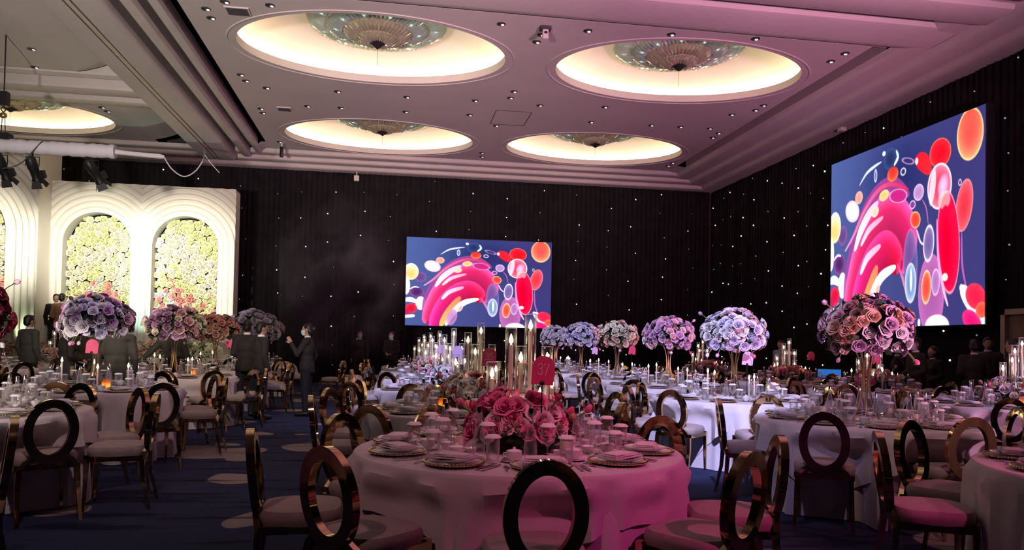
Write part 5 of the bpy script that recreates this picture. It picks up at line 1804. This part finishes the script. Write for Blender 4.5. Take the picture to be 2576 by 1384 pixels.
cylinders(X2, 18.9, CYSPEC[:6], TN['a6'], False)
low_arrangement(X4, 7.9, ZT, MIXED, 'low blush mound below the candle cylinders near the door', 26, 0.32, 50, False, 6)
cylinders(X4 + 0.12, 7.95, CYSPEC, TN['r1'], False)
low_arrangement(X4, 10.5, ZT, ['rose_pink', 'rose_blush', 'rose_coral'], 'low pink and blush flower mound beside sign 49', 27, 0.32, 46, False, 4)
cylinders(X4, 10.6, CYSPEC[2:], TN['r2'], False)
low_arrangement(X4, 13.0, ZT, ['rose_coral', 'rose_pink', 'rose_coral'], 'wide low coral mound behind sign 49', 28, 0.34, 52, False, 4)
cylinders(X4, 13.1, CYSPEC[:6], TN['r3'], False)
low_arrangement(X4, 16.6, ZT, ['rose_pink', 'rose_blush'], 'low pink mound in front of the right curtain', 29, 0.34, 44, False, 4)
cylinders(X4 - 0.2, 16.6, CYSPEC[:5], TN['r4'], False)
low_arrangement(X5, 14.6, ZT, ['rose_pink', 'rose_peach', 'rose_blush'], 'low pink mound before the widest flower niche', 30, 0.33, 44, False, 4)
low_arrangement(X5, 17.8, ZT, ['rose_peach', 'rose_cream'], 'low peach mound at the foot of the stage', 31, 0.34, 44, False, 0)
cylinders(X5, 17.9, CYSPEC[:6], TN['m2'], False)
tall_centerpiece(-3.45, 6.65, ZT, ['rose_dark', 'rose_dark', 'rose_deep', 'rose_dark'], 'tall round bouquet of dark red flowers on gold rods at the room edge', 31, True, 0.38, 0.30, 140)
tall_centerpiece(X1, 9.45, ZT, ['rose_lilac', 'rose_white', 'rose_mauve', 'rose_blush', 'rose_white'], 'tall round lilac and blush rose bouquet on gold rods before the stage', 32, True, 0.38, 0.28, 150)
tall_centerpiece(X1, 12.65, ZT, ['rose_cream', 'rose_blush', 'rose_mauve', 'rose_cream'], 'tall round cream and mauve rose bouquet in front of the curtain-side niche', 33, False, 0.42, 0.29)
tall_centerpiece(X1, 15.5, ZT, ['rose_peach', 'rose_coral', 'rose_blush'], 'tall round peach and coral bouquet behind the cream one', 34, False, 0.42, 0.28)
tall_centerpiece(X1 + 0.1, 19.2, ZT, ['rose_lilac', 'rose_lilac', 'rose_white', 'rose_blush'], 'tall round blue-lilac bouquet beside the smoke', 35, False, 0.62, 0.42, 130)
tall_centerpiece(4.12, 6.05, ZT, ['rose_white', 'rose_blush', 'rose_peach', 'rose_mauve', 'rose_white'], 'tall round white and peach rose bouquet in front of the tall screen', 36, True, 0.37, 0.28, 150)
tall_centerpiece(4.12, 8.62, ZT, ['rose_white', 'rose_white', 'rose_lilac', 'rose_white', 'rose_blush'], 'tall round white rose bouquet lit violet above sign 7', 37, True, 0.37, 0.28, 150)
tall_centerpiece(4.27, 11.22, ZT, ['rose_white', 'rose_blush', 'rose_mauve', 'rose_blush'], 'tall round mauve and grey-pink bouquet', 38, False, 0.36, 0.28)
tall_centerpiece(4.22, 13.75, ZT, ['rose_cream', 'rose_peach', 'rose_blush'], 'tall round cream and peach bouquet', 39, False, 0.36, 0.28)
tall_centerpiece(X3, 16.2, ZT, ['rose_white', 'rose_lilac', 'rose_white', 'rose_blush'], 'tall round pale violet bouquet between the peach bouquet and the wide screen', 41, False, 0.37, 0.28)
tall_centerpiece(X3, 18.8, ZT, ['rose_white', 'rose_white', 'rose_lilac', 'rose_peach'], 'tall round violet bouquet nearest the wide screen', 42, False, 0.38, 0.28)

table_number(X2 + 0.075, 4.12, ZT, '37', False, 'arched pink table number plate reading 37 on a thin stand', 0.40, -0.12)
table_number(X2 + 0.10, 6.65, ZT, '35', False, 'arched pink table number plate reading 35 among candle cylinders', 0.42, -0.1)
table_number(X2 + 0.07, 9.50, ZT, '33', True, 'arched lilac table number plate reading 33 among candle cylinders', 0.42, -0.1)
table_number(X2 + 0.06, 12.4, ZT, '', True, 'arched dim lilac table number plate behind the plate 33', 0.42, -0.1)
table_number(7.10, 10.2, ZT, '49', False, 'arched pink table number plate reading 49 below the tall screen', 0.42, -0.5)
table_number(4.20, 8.45, ZT, '7', True, 'arched lilac table number plate reading 7 under the white bouquet', 0.42, -0.4)
table_number(X1 + 0.02, 9.25, ZT, '', False, 'arched magenta table number plate under the lilac bouquet', 0.42, 0.3)
table_number(X1 + 0.30, 15.28, ZT, '', False, 'arched red table number plate under the peach bouquet', 0.42, 0.2)
table_number(4.44, 13.55, ZT, '', False, 'arched pink table number plate under the peach bouquet by the screen corner', 0.46, -0.3)
table_number(X3 + 0.25, 16.0, ZT, '', True, 'arched lilac table number plate under the pale violet bouquet', 0.42, -0.2)
table_number(X4 + 0.3, 12.8, ZT, '', False, 'arched red table number plate beside the coral mound', 0.42, -0.5)

amber_lamp(-3.16, 9.16, 'glowing amber candle jar on the lilac bouquet table')
amber_lamp(0.467, 6.642, 'glowing amber candle jar on the red tulip table')
amber_lamp(-3.04, 12.5, 'glowing amber candle jar on the cream bouquet table')
amber_lamp(7.08, 7.535, 'glowing amber candle jar on the candle table near the door')
for (tx, ty, nm, n, off) in ((X1, 9.45, 'l2', 4, 0.4), (X1, 12.65, 'l3', 4, 0.9), (4.12, 8.7, 'v3', 4, 0.2), (4.27, 11.25, 'v4', 4, 0.7), (4.22, 13.85, 'v5', 4, 0.1), (X3, 16.35, 'v6', 4, 0.5), (X3, 18.9, 'v7', 4, 0.9),
                             (X5, 14.6, 'm1', 3, 0.5), (X4, 13.0, 'r3', 4, 0.4), (X4, 10.5, 'r2', 3, 0.2), (X4, 16.6, 'r4', 4, 0.1), (X1, 15.5, 'l4', 3, 0.6), (X1 + 0.1, 19.2, 'l5', 2, 0.6), (-3.42, 6.7, 'l1', 2, 2.6)):
    for k in range(n):
        a = off + 2 * PI * k / n
        taper(tx + 0.34 * math.cos(a), ty + 0.34 * math.sin(a), TN[nm], 0.85 + 0.25 * ((k * 7) % 3) / 2)
for (tx, ty, n) in ((X2, 4.42, 4), (4.2, 6.15, 4)):
    for k in range(n):
        a = 0.5 + 2 * PI * k / n
        nm = N37 if tx == X2 else TN['v2']
        tag(put('pillar_votive', VOTIVE, None, (tx + 0.42 * math.cos(a), ty + 0.42 * math.sin(a), ZT)), 'short white pillar candle on ' + nm, 'candle', 'short pillar candles on ' + nm)

# sound and light desk by the right wall
p = at_z(2120, 1010, 0.0)
d = thing('control_desk', 'low black control desk with a blue front beside the right curtain', 'desk', (at_y(2125, 900, 14.8).x, 14.8, 0), math.radians(-32))
MB().box((0, 0, 0.38), (1.3, 0.6, 0.76)).build('desk_body', M['black'], d, smooth=False)
MB().box((0.25, -0.31, 0.46), (0.62, 0.02, 0.6)).build('front_panel', mat('desk_blue', (0.04, 0.12, 0.60), 0.5), d, smooth=False)
MB().box((-0.3, -0.05, 0.86), (0.5, 0.05, 0.22)).build('monitor', M['black'], d, smooth=False)
MB().box((-0.3, -0.08, 0.86), (0.46, 0.01, 0.18)).build('monitor_picture', emitter('monitor_glow', (0.05, 0.3, 1.0), 0.5), d, smooth=False)

# ------------------------------------------------------------------ people
DG = None


def remeshed(mb, name, material, voxel, smooth=6):
    me = mb.mesh(name + '_src', material)
    o = bpy.data.objects.new(name + '_src', me)
    COL.objects.link(o)
    r = o.modifiers.new('remesh', 'REMESH')
    r.mode = 'VOXEL'
    r.voxel_size = voxel
    r.use_smooth_shade = True
    s = o.modifiers.new('smooth', 'SMOOTH')
    s.iterations = smooth
    s.factor = 0.5
    dg = bpy.context.evaluated_depsgraph_get()
    out = bpy.data.meshes.new_from_object(o.evaluated_get(dg))
    out.name = name
    bpy.data.objects.remove(o)
    bpy.data.meshes.remove(me)
    return out


def capsule(mb, p0, p1, r0, r1, n=10):
    p0, p1 = Vector(p0), Vector(p1)
    d = (p1 - p0)
    L = d.length
    dn = d.normalized()
    pts, rr = [], []
    for q in range(5):
        t = PI / 2 * q / 4
        pts.append(p0 - dn * r0 * math.cos(t))
        rr.append(max(0.001, r0 * math.sin(t)))
    pts.append(p0 + d * 0.5)
    rr.append((r0 + r1) / 2)
    for q in range(4, -1, -1):
        t = PI / 2 * q / 4
        pts.append(p1 + dn * r1 * math.cos(t))
        rr.append(max(0.001, r1 * math.sin(t)))
    mb.tube(pts, rr, n)


POSES = {
    # elbows, wrists (right, left), spine lean (dx, dy at the chest), leg spread
    'stand': dict(er=(0.245, -0.03, 1.13), wr=(0.235, 0.06, 0.90), el=(-0.245, -0.03, 1.13), wl=(-0.235, 0.06, 0.90), lean=(0, 0.0)),
    'front': dict(er=(0.235, -0.01, 1.14), wr=(0.08, 0.22, 1.06), el=(-0.235, -0.01, 1.14), wl=(-0.08, 0.22, 1.04), lean=(0, 0.01)),
    'raise': dict(er=(0.24, -0.10, 1.15), wr=(0.19, -0.02, 0.95), el=(-0.22, 0.14, 1.17), wl=(-0.15, 0.27, 1.37), lean=(0, 0.0)),
    'point': dict(er=(0.24, 0.02, 1.13), wr=(0.20, 0.14, 0.93), el=(-0.42, 0.10, 1.17), wl=(-0.64, 0.20, 0.98), lean=(-0.05, 0.10)),
}
BODY = {}


def body_set(pose, woman):
    key = (pose, woman)
    if key in BODY:
        return BODY[key]
    P = POSES[pose]
    k = 0.90 if woman else 1.0
    lx, ly = P['lean']
    S = lambda x, y, z: (x * (k if abs(x) < 0.3 else 1) + lx * max(0, (z - 0.95) / 0.45), y + ly * max(0, (z - 0.95) / 0.45), z)
    sh = 0.185
    A = dict(shr=S(sh, 0, 1.41), shl=S(-sh, 0, 1.41), er=S(*P['er']), el=S(*P['el']), wr=S(*P['wr']), wl=S(*P['wl']))

    def torso(mb, g):
        mb.ball(S(0, 0, 0.95), ((0.165 if not woman else 0.175) * k + g, 0.115 + g, 0.13 + g), 16, 10)
        mb.ball(S(0, 0.005, 1.10), ((0.145 if not woman else 0.125) * k + g, 0.105 + g, 0.15 + g), 16, 10)
        mb.ball(S(0, 0.0, 1.28), (0.172 * k + g, 0.118 + g, 0.17 + g), 16, 10)
        if woman:
            mb.ball(S(0.075, 0.085, 1.29), 0.062 + g, 10, 6)
            mb.ball(S(-0.075, 0.085, 1.29), 0.062 + g, 10, 6)
        capsule(mb, A['shl'], A['shr'], 0.058 + g, 0.058 + g)
        capsule(mb, S(0, -0.005, 1.36), S(0, 0.0, 1.47), 0.10 + g, 0.058 + g * 0.4)

    def arms(mb, g, hand=True):
        for s_, e_, w_ in (('shr', 'er', 'wr'), ('shl', 'el', 'wl')):
            capsule(mb, A[s_], A[e_], 0.054 * k + g, 0.043 * k + g)
            capsule(mb, A[e_], A[w_], 0.042 * k + g, 0.029 * k + g)

    def legs(mb, g):
        for sx in (-1, 1):
            capsule(mb, (sx * 0.09, 0, 0.92), (sx * 0.10, 0.015, 0.50), 0.088 + g, 0.058 + g)
            capsule(mb, (sx * 0.10, 0.015, 0.50), (sx * 0.105, -0.015, 0.10), 0.057 + g, 0.038 + g)

    b = MB()
    torso(b, 0)
    arms(b, 0)
    legs(b, 0)
    for sx in (-1, 1):
        capsule(b, (sx * 0.105, -0.03, 0.045), (sx * 0.125, 0.14, 0.03), 0.040, 0.028)
        capsule(b, (sx * 0.105, -0.015, 0.12), (sx * 0.105, -0.015, 0.06), 0.038, 0.04)
    hx, hy = S(0, 0.0, 1.62)[0], S(0, 0, 1.62)[1]
    capsule(b, S(0, 0, 1.42), (hx, hy + 0.01, 1.56), 0.056 * k, 0.052 * k)
    b.ball((hx, hy + 0.015, 1.645), (0.074, 0.094, 0.105), 16, 12)
    b.ball((hx, hy + 0.045, 1.58), (0.052, 0.055, 0.06), 12, 8)      # jaw
    capsule(b, (hx, hy + 0.105, 1.645), (hx, hy + 0.122, 1.612), 0.010, 0.014)   # nose
    capsule(b, (hx - 0.022, hy + 0.096, 1.575), (hx + 0.022, hy + 0.096, 1.575), 0.009, 0.009)   # lips
    for sx in (-1, 1):
        b.ball((hx + sx * 0.076, hy + 0.005, 1.635), (0.012, 0.022, 0.032), 8, 6)  # ears
        b.ball((hx + sx * 0.03, hy + 0.095, 1.652), (0.016, 0.012, 0.010), 8, 6)   # eyes
    for e_, w_, sx in (('er', 'wr', 1), ('el', 'wl', -1)):
        e, w_ = Vector(A[e_]), Vector(A[w_])
        d = (w_ - e).normalized()
        side = d.cross(Vector((0, 1, 0) if abs(d.y) < 0.8 else (1, 0, 0))).normalized()
        nrm = side.cross(d)
        palm = w_ + d * 0.055
        capsule(b, w_, w_ + d * 0.03, 0.028 * k, 0.030 * k)
        for q in (-1.5, -0.5, 0.5, 1.5):
            base = w_ + d * 0.075 + nrm * q * 0.019
            capsule(b, w_ + d * 0.02 + nrm * q * 0.012, base, 0.016, 0.012, 8)
            ln = (0.062, 0.075, 0.070, 0.055)[int(q + 1.5)]
            mid = base + d * ln * 0.55 + side * 0.010
            capsule(b, base, mid, 0.0115, 0.0105, 8)
            capsule(b, mid, mid + d * ln * 0.4 + side * 0.022, 0.0105, 0.0095, 8)
        tb = w_ + d * 0.03 + nrm * 0.028
        capsule(b, tb, tb + d * 0.035 + nrm * 0.030 + side * 0.01, 0.0135, 0.0115, 8)
        capsule(b, tb + d * 0.035 + nrm * 0.030 + side * 0.01, tb + d * 0.062 + nrm * 0.036 + side * 0.02, 0.0115, 0.010, 8)
    body = remeshed(b, 'body', M['skin'], 0.0085, 3)
    j = MB()
    torso(j, 0.020)
    arms(j, 0.016)
    rows = []
    for z, q in ((1.02, 1.0), (0.92, 1.05), (0.82, 1.08)):
        rows.append([S((0.185 * k * q) * math.cos(a), (0.135 * q) * math.sin(a), z) for a in (2 * PI * i / 24 for i in range(24))])
    j.grid(rows, wrap=True)
    j.add(rows[-1], [tuple(range(24))])
    j.add(rows[0], [tuple(range(23, -1, -1))])
    jacket = remeshed(j, 'jacket', M['suit_dark'], 0.014, 5)
    tmb = MB()
    tmb.ball((0, 0, 0.93), (0.172 * (k if not woman else 0.98), 0.122, 0.13), 16, 10)
    legs(tmb, 0.018)
    trousers = remeshed(tmb, 'trousers', M['trousers'], 0.014, 5)
    sh_ = MB()
    for sx in (-1, 1):
        capsule(sh_, (sx * 0.105, -0.035, 0.050), (sx * 0.125, 0.15, 0.036), 0.048, 0.036)
    shoes = []
    for sx in (-1, 1):
        q = MB()
        capsule(q, (sx * 0.105, -0.035, 0.050), (sx * 0.125, 0.15, 0.038), 0.050, 0.038)
        shoes.append(q.mesh('shoe', M['shoe']))
    hr = MB()
    hr.ball((hx, hy - 0.008, 1.672), (0.084, 0.100, 0.096), 16, 12)
    hr.ball((hx, hy - 0.045, 1.62), (0.076, 0.062, 0.085), 12, 8)
    if woman:
        hr.ball((hx, hy - 0.125, 1.655), (0.042, 0.040, 0.042), 12, 8)
    else:
        hr.ball((hx, hy + 0.045, 1.735), (0.062, 0.05, 0.028), 12, 8)
    hair = remeshed(hr, 'hair', M['hair'], 0.012, 3)
    mk = MB()
    rows = []
    for z, q in ((1.632, 0.9), (1.60, 1.1), (1.565, 1.05), (1.53, 0.8)):
        rows.append([(hx + 0.070 * math.sin(a), hy + 0.022 + 0.100 * q * math.cos(a), z) for a in (math.radians(-80 + 16 * i) for i in range(11))])
    maskm = mk.grid(rows).mesh('face_mask', M['mask'])
    co = MB().lathe([(0.066 * k, 0.0), (0.060 * k, 0.035), (0.056 * k, 0.035), (0.060 * k, 0.0)], 18, (S(0, 0, 1.48)[0], S(0, 0, 1.48)[1] + 0.002, 1.488)).mesh('collar', M['paper'])
    BODY[key] = (body, jacket, trousers, shoes, hair, maskm, co)
    return BODY[key]


_mc = {}


def recol(me, m):
    k_ = (me.name, m.name)
    if k_ not in _mc:
        q = me.copy()
        q.materials.clear()
        q.materials.append(m)
        _mc[k_] = q
    return _mc[k_]


def person(x, y, face, H, pose, woman, jacket, label, mask_on=False, z=0.0, trousers='trousers'):
    """face = compass direction (deg) the person looks towards"""
    body, jk, tr_, shoes, hair, mk, co = body_set(pose, woman)
    s = H / 1.755
    t = thing('person', label, 'person', (x, y, z), math.radians(face - 90))
    t.scale = (s, s, s)
    b = put('body', body, t)
    put('jacket', recol(jk, M[jacket]), t)
    put('trousers', recol(tr_, M[trousers]), t)
    for q in shoes:
        put('shoe', q, t)
    put('hair', hair, t)
    put('collar', co, t)
    if mask_on:
        put('face_mask', mk, t)
    return t


for (ppx, pY), (a_, k_) in PEOPLE:
    person(at_y(ppx, 860, pY).x, pY, *a_, **k_)

# ------------------------------------------------------------------ stage smoke
def smoke_material():
    m = bpy.data.materials.new('smoke')
    m.use_nodes = True
    nt = m.node_tree
    for n in list(nt.nodes):
        nt.nodes.remove(n)
    out = nt.nodes.new('ShaderNodeOutputMaterial')
    pv = nt.nodes.new('ShaderNodeVolumeScatter')
    pv.inputs['Color'].default_value = (0.9, 0.88, 0.92, 1)
    pv.inputs['Anisotropy'].default_value = 0.2
    tc = nt.nodes.new('ShaderNodeTexCoord')
    no = nt.nodes.new('ShaderNodeTexNoise')
    no.inputs['Scale'].default_value = 2.6
    no.inputs['Detail'].default_value = 3
    no.inputs['Distortion'].default_value = 0.8
    nt.links.new(tc.outputs['Object'], no.inputs['Vector'])
    ln = nt.nodes.new('ShaderNodeVectorMath')
    ln.operation = 'LENGTH'
    nt.links.new(tc.outputs['Object'], ln.inputs[0])
    fall = nt.nodes.new('ShaderNodeMapRange')
    fall.interpolation_type = 'SMOOTHSTEP'
    fall.inputs['From Min'].default_value = 1.0
    fall.inputs['From Max'].default_value = 0.15
    nt.links.new(ln.outputs['Value'], fall.inputs['Value'])
    mr = nt.nodes.new('ShaderNodeMapRange')
    mr.inputs['From Min'].default_value = 0.46
    mr.inputs['From Max'].default_value = 0.72
    mr.inputs['To Min'].default_value = 0.06
    nt.links.new(no.outputs['Fac'], mr.inputs['Value'])
    mu = nt.nodes.new('ShaderNodeMath')
    mu.operation = 'MULTIPLY'
    nt.links.new(fall.outputs['Result'], mu.inputs[0])
    nt.links.new(mr.outputs['Result'], mu.inputs[1])
    m2 = nt.nodes.new('ShaderNodeMath')
    m2.operation = 'MULTIPLY'
    nt.links.new(mu.outputs[0], m2.inputs[0])
    m2.inputs[1].default_value = 0.85
    nt.links.new(m2.outputs[0], pv.inputs['Density'])
    nt.links.new(pv.outputs[0], out.inputs['Volume'])
    return m


sm = MB().ball((0, 0, 0), 1.0, 20, 12).build('smoke_plume', smoke_material())
sm.location = (-1.6, 22.4, 2.9)
sm.scale = (2.45, 1.75, 3.2)
sm.rotation_euler = (0, 0.35, 0)
tag(sm, 'drifting grey stage smoke rising before the back star curtain', 'smoke', kind='stuff')

# the tiniest emitters need no light sampling of their own
for _n in ('star_bright', 'star_dim', 'flame'):
    bpy.data.materials[_n].cycles.emission_sampling = 'NONE'
